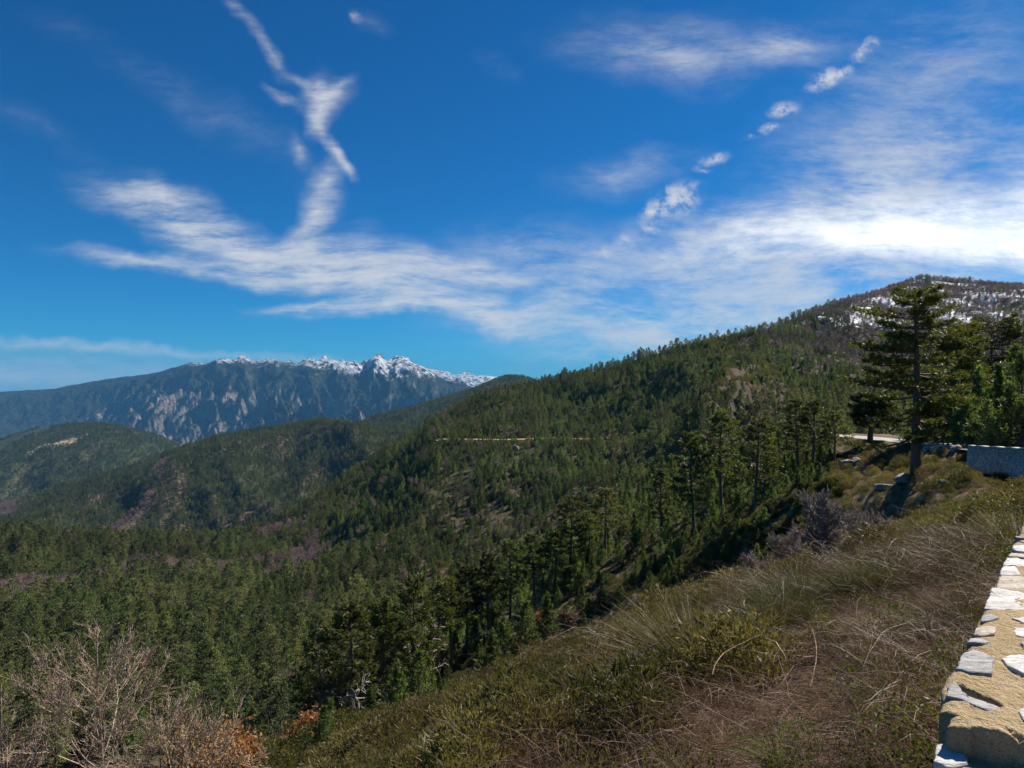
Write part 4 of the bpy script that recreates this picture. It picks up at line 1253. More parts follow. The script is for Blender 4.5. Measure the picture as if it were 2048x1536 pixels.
bare_thing('bare_shrub', 1528, 1180, 1100, 73, 'greytwig', 'low grey wispy shrub at the left edge of the stony patch', 'shrub', None, levels=4, spread=0.6, r0=0.03, kids=(4, 6), up=0.3, stems=5, minr=0.006)
bare_thing('bare_shrub', 1585, 1140, 1045, 74, 'greytwig', 'thin grey shrub just left of the large leafless one', 'shrub', None, levels=4, spread=0.55, r0=0.03, kids=(4, 6), up=0.3, stems=4, minr=0.006)

# ------------------------------------------------------------------ boulders, stumps, logs
rocks = [
    (1697, 938, 1.05, 0.85, 0.85, 'granite', 'rounded pale boulder, larger of the pair left of the big pine'),
    (1714, 932, 0.75, 0.6, 0.55, 'granite', 'smaller boulder leaning on the rounded one left of the big pine'),
    (1450, 1212, 0.55, 0.4, 0.38, 'granite', 'grey boulder in the heath above the large broom'),
    (1364, 1218, 0.35, 0.3, 0.16, 'granite', 'flat stone left of the grey boulder in the heath'),
    (1128, 1378, 0.42, 0.3, 0.2, 'schist', 'white flat stone in the middle of the heath'),
    (1325, 1228, 0.5, 0.35, 0.22, 'granite', 'pale stone at the upper edge of the heath'),
    (1108, 1312, 0.9, 0.5, 0.3, 'granite', 'long low stone under the pale pink oak'),
    (1062, 1470, 0.30, 0.26, 0.26, 'schist', 'cream-white rock beside the bleached roots'),
    (1765, 985, 1.3, 0.8, 0.6, 'granite', 'big shaded slab below the big pine'),
    (1808, 972, 0.9, 0.7, 0.45, 'granite', 'grey slab under the roots of the big pine'),
    (1885, 975, 0.7, 0.5, 0.3, 'granite', 'rock at the foot of the retaining wall'),
    (1955, 1002, 0.75, 0.55, 0.32, 'granite', 'broad tan boulder above the sawn stumps'),
    (1920, 1012, 0.4, 0.3, 0.2, 'granite', 'small rock left of the broad tan boulder'),
    (1880, 905, 1.1, 0.8, 0.7, 'granite', 'boulder on the road edge right of the big pine'),
    (1858, 903, 0.8, 0.6, 0.5, 'granite', 'pale stone on the road edge next to the pine stem'),
    (1910, 907, 0.7, 0.6, 0.4, 'granite', 'stone between the road and the end of the retaining wall'),
    (1600, 1130, 0.35, 0.25, 0.14, 'schist', 'pale stone in the gravelly gap under the grey shrub'),
    (1575, 1142, 0.3, 0.22, 0.12, 'schist', 'flat white stone left in the gravelly gap'),
    (1640, 1128, 0.28, 0.2, 0.1, 'granite', 'little stone right in the gravelly gap'),
    (820, 1428, 0.7, 0.4, 0.5, 'granite', 'leaning stone in the shade beside the yellow-green little pine'),
]
for i, (u, vb, a, b, c_, mt, lab) in enumerate(rocks):
    x, y, z = foot(u, vb)
    kk = min(1.0, 21.0 * y / F2 / a); a, b, c_ = a * kk, b * kk, c_ * kk
    V, Fc = rock_geo(500 + i, a, b, c_, 4, 0.5)
    o = link('boulder', make_mesh('boulder', V, Fc, M[mt], False), None, (x, y, z + c_ * 0.12)); o.rotation_euler = (0.1, 0.15, i * 1.1)
    tag(o, lab, 'rock')
x, y, z = on_mid(1030, 452)
V, Fc = rock_geo(560, 2.4, 2.0, 4.0, 4, 0.8)
o = link('rock_outcrop', make_mesh('rock_outcrop', V, Fc, M['granite']), None, (x, y, z - 0.5)); tag(o, 'pale rock outcrop just below the forest road on the middle hill', 'rock')
x, y, z = foot(1015, 1560)


def log_geo(pts, r):
    t = np.linspace(0, 1, len(pts)); return prisms(np.array(pts, float)[None], (r * (1 - 0.5 * t))[None], 7)


def fallen(u, vb, du, dz, r, lab, name='dead_branch', mt='deadwood', lift=0.15, n=6):
    x, y, z = foot(u, vb); g = Geo(); rs = np.random.RandomState(int(u))
    end = np.array([du * y / F2, rs.uniform(-.2, .2), dz])
    t = np.linspace(0, 1, n); P = np.outer(t, end) + rs.normal(size=(n, 3)) * np.linalg.norm(end) * 0.03 + np.array([0, 0, lift])
    g.add(*log_geo(P, r))
    for k in range(3):
        q = rs.uniform(0.3, 0.9); b = np.array([np.interp(q, t, P[:, j]) for j in range(3)])
        d = rs.normal(size=3) * np.linalg.norm(end) * 0.22 + np.array([0, 0, .05])
        g.add(*log_geo([b, b + d * .5, b + d + [0, 0, .03]], r * 0.5))
    o = link(name, make_mesh(name, *g.out(), M[mt], True), None, (x, y, z)); tag(o, lab, 'dead branch'); return o


fallen(1010, 1500, 60, 0.25, 0.03, 'bleached forked root lying at the bottom edge of the heath', lift=0.25)
fallen(1045, 1485, 30, 0.3, 0.025, 'twisted white root above the forked one', lift=0.3)
fallen(980, 1490, 45, 0.05, 0.022, 'thin bleached branch left of the forked root', lift=0.3)
fallen(1188, 1318, 10, 0.5, 0.04, 'short bleached stump standing up from the heath', 'dead_stump')
fallen(1965, 1062, 50, -0.25, 0.012, 'long pale stick in the scrub below the sawn stumps', mt='blond', lift=0.25)
fallen(1935, 1082, 40, -0.15, 0.012, 'second pale stick, lower and shorter, below the sawn stumps', mt='blond', lift=0.25)
fallen(1860, 1330, 14, 0.32, 0.009, 'thick pinkish cane rising beside the parapet', mt='blond', lift=0.2)
for (u, vb, r, h, lab) in [(2021, 1014, 0.16, 0.42, 'sawn tree stump with a slanted pale top near the parapet end'), (2010, 1048, 0.12, 0.34, 'lower sawn stump with a bright round top near the parapet end')]:
    x, y, z = foot(u, vb); e = empty('tree_stump', (x, y, z)); tag(e, lab, 'tree stump')
    t = np.linspace(0, 1, 4); V, Fc = prisms(np.c_[0 * t, 0 * t, -0.2 + t * (h + 0.2)][None], (r * (1.35 - 0.35 * t))[None], 14)
    link('stem', make_mesh('stump_stem', V, Fc, M['bark'], True), e)
    a = np.arange(14) * 2 * PI / 14
    ring = np.c_[np.cos(a) * r * .97, np.sin(a) * r * .97, np.full(14, h + 0.004)]; low = np.c_[np.cos(a) * r * .97, np.sin(a) * r * .97, np.full(14, h - 0.03)]
    V = np.concatenate([ring, low, [[0, 0, h + 0.012]]]); Fc = [(i, (i + 1) % 14, 28) for i in range(14)] + [(i, i + 14, (i + 1) % 14) for i in range(14)] + [((i + 1) % 14, i + 14, (i + 1) % 14 + 14) for i in range(14)]
    o = link('cut_top', make_mesh('stump_top', V, Fc, M['cutwood']), e); o.rotation_euler = (0.0, 0.18 if r > .13 else 0.0, 0)

# tracks of bare earth on the middle hill
def strip(name, pts, width, mat, kind='structure'):
    P = np.array([(UU(u) * y, y) for u, y in pts]); d = np.r_[0, np.cumsum(np.linalg.norm(np.diff(P, axis=0), axis=1))]
    s = np.arange(0, d[-1], 4.0); Q = np.c_[pchip(d, P[:, 0], s), pchip(d, P[:, 1], s)]
    T_ = norm(np.gradient(Q, axis=0)); N_ = np.c_[-T_[:, 1], T_[:, 0]]
    ww = width * (0.75 + 0.5 * vn(s / 13, s * 0, 5))
    tt = np.linspace(-0.5, 0.5, 5)
    G = Q[:, None] + N_[:, None] * (tt[None] * ww[:, None])[..., None]
    z = S2.z(G[..., 0].ravel(), G[..., 1].ravel()).reshape(G.shape[:2]) + 0.35
    o = link(name, make_mesh(name, np.concatenate([G, z[..., None]], -1).reshape(-1, 3), quads(np.arange(len(s) * 5).reshape(-1, 5)), mat, True)); tag(o, kind=kind); return o


ur = np.arange(872, 1300, 14); yr = np.interp(ur, S2.U * F2 + 1024, S2.Yk[:, 2]) + 4
strip('forest_road', list(zip(ur, yr)), 7.0, M['dirt'])
strip('dirt_path', [(700, 392), (697, 410), (702, 430), (712, 446), (735, 466), (755, 480)], 2.0, M['dirt'])
strip('dirt_path', [(742, 322), (752, 336), (765, 350), (790, 362)], 2.0, M['dirt'])

# ------------------------------------------------------------------ parapet and retaining wall
def wpos(s, t):
    s = np.asarray(s, float); t = np.asarray(t, float)
    i = np.interp(s, WS, np.arange(len(WS)))
    p = np.stack([np.interp(i, np.arange(len(WS)), WP[:, j]) for j in (0, 1)], -1); n = np.stack([np.interp(i, np.arange(len(WS)), WN[:, j]) for j in (0, 1)], -1)
    return p + n * t[..., None]


def wtop(s): return -1.1 + (zroad(s) + 1.65)


def zoom_st(zx, zy):
    u = 1748 + np.asarray(zx, float) / 3.5233; v = 1100 + np.asarray(zy, float) / 3.5233
    yy = 1.1 / ((v - 768) / F2); return road_st((u - 1024) / F2 * yy, yy)


def inpoly(px, py, poly):
    r = np.zeros(px.shape, bool); n = len(poly)
    for i in range(n):
        x1, y1 = poly[i]; x2, y2 = poly[(i + 1) % n]
        c = ((y1 > py) != (y2 > py)) & (px < (x2 - x1) * (py - y1) / (y2 - y1 + 1e-12) + x1); r ^= c
    return r


es, et = zoom_st([405, 520, 650, 720, 900, 1057, 1300], [1180, 1215, 1250, 1245, 1275, 1315, 1400])
o_ = np.argsort(et); es, et = es[o_], et[o_]
gs_, gt_ = zoom_st([575, 640, 740, 840, 895, 800, 690, 600], [935, 985, 1020, 1070, 1105, 1098, 1060, 985])
groove = list(zip(gs_, gt_))
cs_, ct_ = zoom_st([940, 1000, 1057, 1057, 1000, 935], [1255, 1290, 1318, 1330, 1300, 1262]); crack = list(zip(cs_, ct_))


def top_z(s, t):
    z = wtop(s) + 0.016 * (fbm(s * 6, t * 6, 4, 3) - 0.5) + 0.011 * (fbm(s * 30, t * 30, 4, 5, 0.6) - 0.5)
    se = np.interp(t, et, es)
    st = sst(0.014, -0.02, s - se) if False else 1 - sst(-0.02, 0.012, s - se + 0.06 * (fbm(s * 12, t * 12, 4, 8, 0.6) - .5))
    z = z - 0.09 * st + 0.03 * st * (fbm(s * 9, t * 9, 3, 15) - .5)
    fg = 0
    for da in (-0.008, 0, 0.008):
        for db in (-0.008, 0, 0.008):
            fg = fg + inpoly(s + da, t + db, groove) * 0.07 / 9 + inpoly(s + da, t + db, crack) * 0.05 / 9
    z = z - fg
    return z


def edge_t(s): return 0.012 + 0.05 * (fbm(s * 3.3, s * 0 + 2, 4, 12) - 0.5) - 0.04 * (s < 0)


sa = np.r_[np.r_[np.arange(-1.6, -0.3, 0.02), np.arange(-0.3, 0.8, 0.005), np.arange(0.8, 5.2, 0.014)], np.arange(5.2, 12, 0.08), np.arange(12, 49, 0.5)]
q = np.linspace(0, 1, 72)
St = np.repeat(sa[:, None], 72, 1); Tt = edge_t(sa)[:, None] - q[None] * 0.5
Pw = wpos(St, Tt); Zw = top_z(St, Tt)
edge_round = 0.02 * np.exp(-q / 0.03)[None] + 0.02 * np.exp(-(1 - q) / 0.03)[None]
Vw = np.concatenate([Pw, (Zw - edge_round)[..., None]], -1)
lo1 = np.concatenate([wpos(sa, edge_t(sa) + 0.02), (wtop(sa) - 2.2)[:, None]], -1)[:, None]; lo2 = np.concatenate([wpos(sa, edge_t(sa) - 0.5), (zroad(sa) - 0.2)[:, None]], -1)[:, None]
mid1 = lo1 * 0.12 + Vw[:, :1] * 0.88
Vw = np.concatenate([lo1, mid1, Vw, lo2], 1)
nsec = Vw.shape[1]
wall = empty('stone_parapet', (float(wpos(0, 0)[0]), float(wpos(0, 0)[1]), -1.65))
tag(wall, 'low roadside parapet of white stones in tan mortar at the right corner', 'wall')
w0 = np.array(wall.location[:])
link('mortar_bed', make_mesh('parapet_mortar', Vw.reshape(-1, 3) - w0, quads(np.arange(len(sa) * nsec).reshape(-1, nsec)), M['mortar'], True), wall)
traced = [
    ('schist', [(905, 120), (1000, 118), (1034, 186), (886, 180)]), ('tanschist', [(890, 188), (980, 186), (1110, 195), (1100, 292), (930, 290), (856, 278)]),
    ('schist', [(828, 283), (960, 292), (1120, 318), (1130, 420), (980, 424), (850, 424), (778, 418)]), ('greyschist', [(760, 470), (826, 455), (884, 490), (820, 510), (758, 515)]),
    ('tanschist', [(718, 550), (800, 538), (858, 548), (850, 605), (760, 612), (700, 604)]), ('greyschist', [(676, 630), (750, 622), (822, 658), (770, 676), (656, 664)]),
    ('greyschist', [(622, 722), (700, 708), (790, 735), (846, 762), (832, 890), (760, 892), (690, 886), (580, 850)]),
    ('greyschist', [(498, 1042), (545, 940), (572, 932), (600, 990), (690, 1066), (800, 1104), (880, 1112), (842, 1146), (760, 1130), (620, 1065)]),
    ('schist', [(892, 768), (960, 748), (1090, 745), (1140, 830), (1060, 892), (945, 832)]), ('schist', [(978, 492), (1060, 482), (1160, 490), (1130, 528), (1050, 524)]),
    ('schist', [(984, 550), (1060, 556), (1170, 575), (1150, 640), (1060, 622), (990, 606)]), ('greyschist', [(1035, 665), (1100, 655), (1160, 690), (1060, 705)]),
    ('schist', [(1018, 1138), (1070, 1128), (1180, 1160), (1150, 1240), (1050, 1215)]), ('schist', [(1000, 1372), (1050, 1340), (1180, 1360), (1160, 1490), (1050, 1478), (1012, 1430)]),
    ('schist', [(250, 1545), (300, 1455), (345, 1440), (430, 1482), (520, 1545), (430, 1640), (300, 1630)]), ('tanschist', [(690, 1540), (780, 1488), (870, 1478), (950, 1500), (930, 1580), (760, 1600)]),
    ('schist', [(850, 1470), (960, 1488), (1080, 1535), (1050, 1600), (960, 1560)]), ('schist', [(936, 66), (1010, 66), (1080, 88), (1070, 118), (906, 112)]),
    ('tanschist', [(962, 20), (1030, 26), (1075, 36), (1060, 62), (942, 58)]), ('greyschist', [(480, 1490), (560, 1462), (640, 1490), (600, 1525), (500, 1520)]),
]
stones = {'schist': Geo(), 'tanschist': Geo(), 'greyschist': Geo()}
cents = []


def add_stone(mt, poly, seed, proud=0.008):
    rs = np.random.RandomState(seed)
    ps, pt = np.array(poly)[:, 0], np.array(poly)[:, 1]
    n = len(ps); out = []
    for i in range(n):
        L = math.hypot(ps[i] - ps[(i + 1) % n], pt[i] - pt[(i + 1) % n]); m = max(2, int(L / 0.018))
        for k in range(m):
            f = k / m; out.append((ps[i] * (1 - f) + ps[(i + 1) % n] * f + rs.normal() * 0.0025, pt[i] * (1 - f) + pt[(i + 1) % n] * f + rs.normal() * 0.0025))
    out = np.array(out); c = out.mean(0); cents.append(c)
    a = ((out - c)[:, 0] * np.roll(out - c, -1, 0)[:, 1] - (out - c)[:, 1] * np.roll(out - c, -1, 0)[:, 0]).sum()
    if a < 0: out = out[::-1]
    lower = 0.09 if (np.interp(c[1], et, es) > c[0] and c[1] > -0.5) else 0
    tl = rs.normal(size=2) * 0.03
    rings = []
    for sc, dz in ((1.0, -0.07), (1.0, proud * 0.2), (0.97, proud * 0.75), (0.90, proud), (0.6, proud * 1.1), (0.3, proud * 1.1)):
        r = c + (out - c) * sc; p = wpos(r[:, 0], r[:, 1])
        z = wtop(r[:, 0]) - lower + dz + (r - c) @ tl + (0.012 * (fbm(r[:, 0] * 18, r[:, 1] * 30, 3, seed) - .5) if sc < 1 else 0)
        rings.append(np.c_[p, z])
    N = len(out); V = np.concatenate(rings + [rings[-1].mean(0)[None]]); Fc = []
    for k in range(len(rings) - 1):
        for i in range(N):
            j = (i + 1) % N; Fc += [(k * N + i, k * N + j, (k + 1) * N + j), (k * N + i, (k + 1) * N + j, (k + 1) * N + i)]
    k = len(rings) - 1
    Fc += [(k * N + i, k * N + (i + 1) % N, len(V) - 1) for i in range(N)]
    stones[mt].add(V - w0, Fc)


for i, (mt, pl) in enumerate(traced):
    s_, t_ = zoom_st([p[0] for p in pl], [p[1] for p in pl]); add_stone(mt, list(zip(s_, t_)), 700 + i)
rs = np.random.RandomState(3)
sc_ = -1.5
tr_c = np.array(cents)
while sc_ < 20:
    for col in range(3):
        a = rs.uniform(0.07, 0.12); b = rs.uniform(0.05, 0.085)
        c = np.array([sc_ + rs.uniform(-.03, .03), -0.06 - 0.16 * col + rs.uniform(-.02, .02)])
        if np.min(np.hypot(*(tr_c - c).T)) < 0.15 or (0.0 < c[0] < 2.15 and c[1] > -0.3): continue
        k = rs.randint(5, 8); an = np.sort(rs.uniform(0, 6.28, k) * 0.25 + np.arange(k) * 6.28 / k)
        pl = [(c[0] + math.cos(q_) * a * rs.uniform(.8, 1.1), min(0.02, c[1] + math.sin(q_) * b * rs.uniform(.8, 1.1))) for q_ in an]
        add_stone(rs.choice(['schist', 'schist', 'tanschist', 'greyschist']), pl, int(rs.randint(1e6)))
    sc_ += rs.uniform(0.19, 0.25)
for mt, lab in (('schist', 'white stones'), ('tanschist', 'beige stones'), ('greyschist', 'grey stones')):
    o = link('stonework', make_mesh('parapet_' + mt, *stones[mt].out(), M[mt], False), wall); o['label'] = lab

# retaining wall across the bend
ss = np.arange(49.5, 74.1, 0.7)
tp = zroad(ss) + 0.5 + 0.03 * np.sin(ss * 1.7)
prof = [(0.02, -3.4), (0.02, 0.0), (-0.40, 0.0), (-0.40, -1.0)]
V = np.stack([np.concatenate([wpos(ss, np.full(len(ss), t_ + (0.22 if dz < -2 else 0))), (tp + dz)[:, None]], -1) for t_, dz in prof], 1)
V = V.reshape(-1, 3)
me_q = quads(np.arange(len(ss) * 4).reshape(-1, 4))
caps = [(0, 1, 2, 3), tuple(len(V) - 4 + k for k in (3, 2, 1, 0))]
rw = empty('retaining_wall', (float(V[0, 0]), float(V[0, 1]), float(V[0, 2]))); tag(rw, 'grey stone retaining wall with pale coping across the road bend', 'wall'); r0_ = np.array(rw.location[:])
me = make_mesh('retaining_masonry', V - r0_, np.concatenate([me_q, np.array(caps)]), M['masonry'])
uvl = me.uv_layers.new(name='UVMap'); li = np.empty(len(me.loops), np.int32); me.loops.foreach_get('vertex_index', li)
uvv = np.c_[np.repeat(ss, 4), (V[:, 2])][li]; uvl.data.foreach_set('uv', uvv.astype(np.float32).ravel())
link('masonry', me, rw)
prof2 = [(0.07, 0.0), (0.07, 0.09), (-0.46, 0.09), (-0.46, 0.0)]
V2 = np.stack([np.concatenate([wpos(ss, np.full(len(ss), t_)), (tp + dz + 0.003)[:, None]], -1) for t_, dz in prof2], 1).reshape(-1, 3)
link('coping', make_mesh('retaining_coping', V2 - r0_, np.concatenate([me_q, np.array(caps)]), M['schist']), rw)

# ------------------------------------------------------------------ scrub: one of each plant stands by itself, the mass is ground cover
def plant(name, u, vb, geo, mat, lab, cat, sc=1.0, loc=None):
    x, y, z = loc if loc else foot(u, vb)
    me = make_mesh(name, *geo, M[mat]) if not isinstance(geo, bpy.types.Mesh) else geo
    o = link(name, me, None, (x, y, z)); o.scale = (sc, sc, sc); tag(o, lab, cat); return o


BROOM = [make_mesh('broom_stems_%d' % i, *fan_geo(600 + i, 900, 1.0, 1.15, 0.008, 5, 0.5, 0.18), M['broom']) for i in range(3)]
broom = [
    (1400, 1350, 1.25, 'largest broom bush, green and arching, at the left of the brown tangle'), (1345, 1330, 0.8, 'smaller broom leaning out left of the largest one'),
    (1480, 1310, 0.9, 'broom bush right behind the largest one'), (1705, 1205, 0.75, 'bright green broom bush in the upper tangle under the leafless shrubs'),
    (1745, 1190, 0.7, 'broom bush right of the bright green one'), (1560, 1250, 0.8, 'wispy broom in the middle of the slope'), (1610, 1215, 0.7, 'wispy broom uphill of the middle one'),
    (1790, 1150, 0.6, 'broom bush in the upper tangle near the parapet'), (1850, 1075, 0.7, 'dark broom tuft below the shaded bank'), (1905, 1050, 0.6, 'dark broom tuft below the broad tan boulder'),
    (1880, 1042, 0.65, 'broom tuft left of the dark one below the tan boulder'), (1465, 1160, 0.8, 'broom bush at the upper edge of the heath'), (1815, 1110, 0.6, 'olive broom right of the smaller leafless shrub'),
    (1240, 1420, 0.7, 'broom bush at the border of heath and brown tangle')]
for i, (u, vb, s, lab) in enumerate(broom):
    plant('broom_bush', u, vb, BROOM[i % 3], 'broom', lab, 'shrub', s).rotation_euler = (0, 0, i)
HEATH = [make_mesh('heather_sprigs_%d' % i, *leafball_geo(620 + i, 800, 0.62, 0.75, 0.10, 0.017, 3), M['heather']) for i in range(3)]
heath_at = [(1100, 1480, 0.75, 'dark rounded heather bush right of the white rock'), (1180, 1450, 0.8, 'olive heather mound at the right of the heath'), (1010, 1440, 0.8, 'olive heather mound above the bleached roots')]
HO = [plant('heather_bush', u, vb, HEATH[i], 'heather', lab, 'shrub', s) for i, (u, vb, s, lab) in enumerate(heath_at)]
BUSH = [make_mesh('bush_leaves_%d' % i, *leafball_geo(640 + i, 700, 0.8, 1.0, 0.12, 0.026, 3), M['bushy']) for i in range(2)]
BO = [plant('leafy_bush', u, vb, BUSH[i % 2], 'bushy', lab, 'shrub', s) for i, (u, vb, s, lab) in enumerate([
    (1832, 932, 1.3, 'dark bush at the foot of the big pine'), (1800, 940, 1.1, 'dark bush left of the foot of the big pine'), (1865, 935, 1.0, 'bush right of the foot of the big pine'),
    (1250, 1500, 0.85, 'dark green bush at the lower edge between heath and tangle'), (1925, 930, 0.8, 'green bush beside the end of the retaining wall'), (1900, 1000, 0.8, 'light green bush below the retaining wall')])]
TANG = [make_mesh('tangle_canes_%d' % i, *tangle_geo(660 + i, 360, 0.8, 0.42, 0.0036), M['dry']) for i in range(3)]
TO = [plant('bramble_tangle', u, vb, TANG[i], 'dry', lab, 'shrub', 1.0) for i, (u, vb, lab) in enumerate([
    (1500, 1440, 'brown tangle of bramble canes in the middle foreground'), (1700, 1330, 'brown tangle of bramble canes beside the parapet'), (1350, 1480, 'mauve-brown tangle of canes at the bottom edge')])]
BRL = [make_mesh('bramble_leaves_%d' % i, *leafball_geo(680 + i, 300, 0.55, 0.42, 0.035, 0.022, 2), M['bramble']) for i in range(2)]
LO = [plant('bramble_leaves', u, vb, BRL[i], 'bramble', lab, 'shrub', 1.0) for i, (u, vb, lab) in enumerate([(1800, 1280, 'green leafy bramble close to the parapet'), (1770, 1400, 'low green leafy bramble below the grey parapet stone')])]
GR = [make_mesh('grass_tuft_%d' % i, *fan_geo(690 + i, 160, 0.30, 1.0, 0.006, 4, 0.8, 0.06), M[mt]) for i, mt in enumerate(['grass', 'blond'])]
GO = [plant('grass_tuft', 1560, 1530, GR[0], 'grass', 'bright green grass tuft at the bottom edge', 'grass tuft', 1.2), plant('grass_tuft', 1440, 1510, GR[1], 'blond', 'dry blond grass tuft in the mauve tangle', 'grass tuft', 1.0)]
ARCH = make_mesh('arching_stems', *tangle_geo(699, 9, 1.0, 0.6, 0.007, 9), M['blond'])
AO = [plant('arching_canes', 1620, 1420, ARCH, 'blond', 'long pinkish canes arching over the brown tangle', 'canes', 1.0)]

rs = np.random.RandomState(91)
n = 90000
U = rs.uniform(-0.72, 0.86, n); yy = np.sqrt(rs.uniform(0, 1, n)) * 98 + 1.3; xx = U * yy
sS, tS = road_st(xx, yy)
k = tS > 0.25; xx, yy, sS, tS, U = xx[k], yy[k], sS[k], tS[k], U[k]
zz = h1(xx, yy); vv = 768 - zz / yy * F2
k = ~near_hides(xx, yy, zz + 0.9) & (vv < 1640); xx, yy, zz, tS, U, vv, sS = xx[k], yy[k], zz[k], tS[k], U[k], vv[k], sS[k]
uu_ = U * F2 + 1024
den = 1.0
# brown tangle near the parapet, heath farther down, greener bushes on the shaded bank
g1 = fbm(xx / 3.5, yy / 3.5, 4, 601); g2 = fbm(xx / 7, yy / 7, 3, 611)
tang_w = sst(0.35, 0.65, 0.5 + (3.4 - tS) / 5.5 * 0.9 + (g2 - 0.5) * 1.3) * (1 - sst(13, 22, yy)); tang_w = np.maximum(tang_w, 1 - sst(4.5, 7.0, yy))
gravel = (np.hypot((uu_ - 1615) / 55, (vv - 1120) / 32) < 1.0 + (g1 - .5) * 1.5)
r = rs.uniform(0, 1, len(xx))
mound_z = (uu_ > 1640) & (vv < 1010)
is_t = r < tang_w
keepd = thin_out(xx, yy, np.where(is_t, 0.36, np.clip(0.42 + yy * 0.006, 0, 0.9)), 5) & ~gravel & ~(mound_z & (g1 > 0.62))
S_h = keepd & ~is_t; S_t = keepd & is_t
lump = 0.30 + 1.5 * fbm(xx / 2.2, yy / 2.2, 3, 641) ** 1.3
def rows(sel, lo, hi, nk): return np.c_[xx[sel], yy[sel], zz[sel] - 0.03, lump[sel] * rs.uniform(lo, hi, sel.sum()), rs.randint(0, nk, sel.sum())]
BU = [430, 650, 700, 840, 900, 1000, 1130, 1200, 1300, 1330, 1450, 1560, 1640]; BVv = [1600, 1500, 1490, 1412, 1400, 1352, 1292, 1268, 1200, 1172, 1108, 1050, 1000]
under = (vv < np.interp(uu_, BU, BVv) + (g1 - 0.5) * 60) & (uu_ < 1600) & (yy > 14)
greener = under | (rs.uniform(0, 1, len(xx)) < np.where(yy > 40, 0.45, 0.10) + 0.25 * (g1 > 0.60))
UY = np.c_[xx, yy, zz - 0.1, rs.uniform(0.18, 0.62, len(xx)), rs.randint(0, 3, len(xx))][under & keepd & (yy > 30) & (rs.uniform(0, 1, len(xx)) < 0.16)]
ue_ = rs.uniform(1290, 1680, 2600); ye_ = rs.uniform(62, 92, 2600); xe_ = UU(ue_) * ye_; ze_ = h1(xe_, ye_)
EX = np.c_[xe_, ye_, ze_ - 0.05, rs.uniform(0.45, 1.0, 2600), rs.randint(0, 2, 2600)]
UY = np.concatenate([UY, np.c_[xe_[:110], ye_[:110], ze_[:110] - 0.1, rs.uniform(0.2, 0.6, 110), rs.randint(0, 3, 110)]])
stuff('low_thicket', UY, [tuple(e.children) for e in YO], 'low thicket of seedling conifers between the heath and the row of pines', 13, 0.25, 0.08)
P_h = rows(S_h & ~greener, 0.55, 1.05, 3); P_b = rows(S_h & greener, 0.35, 0.9, 2)
sw_ = np.r_[np.arange(50, 74, 0.8), np.arange(50.4, 74, 0.8)]; pw_ = wpos(sw_, np.r_[np.full(30, 0.75), np.full(30, 1.7)][:len(sw_)])
P_b = np.concatenate([P_b, EX[:1500], np.c_[pw_, h1(pw_[:, 0], pw_[:, 1]) - 0.15, 0.45 + 0.35 * vn(sw_ * 0.9, sw_ * 0, 77), rs.randint(0, 2, len(sw_))]])
big = S_h & (yy > 8) & (yy < 60) & (rs.uniform(0, 1, len(xx)) < 0.11)
P_h = np.concatenate([P_h, np.c_[xx[big], yy[big], zz[big] - 0.05, rs.uniform(0.95, 1.55, big.sum()) * np.clip(0.55 + yy[big] / 40, 0, 1), rs.randint(0, 3, big.sum())]])
P_h = np.concatenate([P_h, EX[1500:]])
stuff('heather_cover', P_h, [(o,) for o in HO], 'olive and brown heather covering the slope', 21, 0.25, 0.12, 0.82)
stuff('scrub_cover', P_b, [(o,) for o in BO[:2]], 'dark green scrub among the heather', 22, 0.2, 0.12, 0.75)
stuff('bramble_cover', rows(S_t, 0.6, 1.1, 3), [(o,) for o in TO], 'brown tangle of dead canes by the parapet', 23, 0.2, 0.15)
leafsel = keepd & (yy < 26) & (g1 > 0.36) & (rs.uniform(0, 1, len(xx)) < 0.9)
stuff('bramble_leaf_cover', rows(leafsel, 0.5, 1.1, 2), [(o,) for o in LO], 'green bramble leaves among the canes', 24, 0.2, 0.15)
gs = keepd & (rs.uniform(0, 1, len(xx)) < 0.22) & (yy < 45)
stuff('grass_cover', rows(gs, 0.6, 1.5, 2), [(o,) for o in GO], 'scattered green and dry grass', 25, 0.2, 0.15)
ds = keepd & (rs.uniform(0, 1, len(xx)) < 0.010) & (yy < 12) & (tS < 4)
stuff('cane_cover', rows(ds, 0.5, 1.0, 1), [(AO[0],)], 'long bare canes arching over the scrub', 26, 0.2, 0.2)
bs = keepd & (rs.uniform(0, 1, len(xx)) < 0.02 + 0.12 * (g2 > .58)) & (yy > 7) & (yy < 45) & (uu_ > 1250)
BRO = [o for o in C.objects if o.name.startswith('broom_bush')][:3]
stuff('broom_cover', rows(bs, 0.35, 0.75, 3), [(o,) for o in BRO], 'thin green broom stems among the scrub', 27, 0.2, 0.2)
print('scrub', len(P_h), len(P_b), S_t.sum())

stuff('hill_scrub', np.concatenate([HILL_SCRUB, HILL_SCRUB + np.array([2.1, -1.7, 0, 0, 0])]), [(BO[0],), (HO[0],)], 'low scrub in the clearings of the middle hill', 29, 0.3, 0.1)
# shrubs on the bank above the road
n = 5000; x_ = rs.uniform(40, 95, n); y_ = rs.uniform(45, 110, n); s_, t_ = road_st(x_, y_); k = (t_ < -11.5) & (t_ > -40) & (x_ / y_ < 0.85); x_, y_ = x_[k], y_[k]
k = thin_out(x_, y_, 1.5, 2); x_, y_ = x_[k], y_[k]; z_ = h1(x_, y_)
stuff('bank_scrub', np.c_[x_, y_, z_ - 0.05, rs.uniform(0.7, 1.5, len(x_)), rs.randint(0, 2, len(x_))], [(o,) for o in BO[:2]], 'green scrub on the hillside above the road', 28)

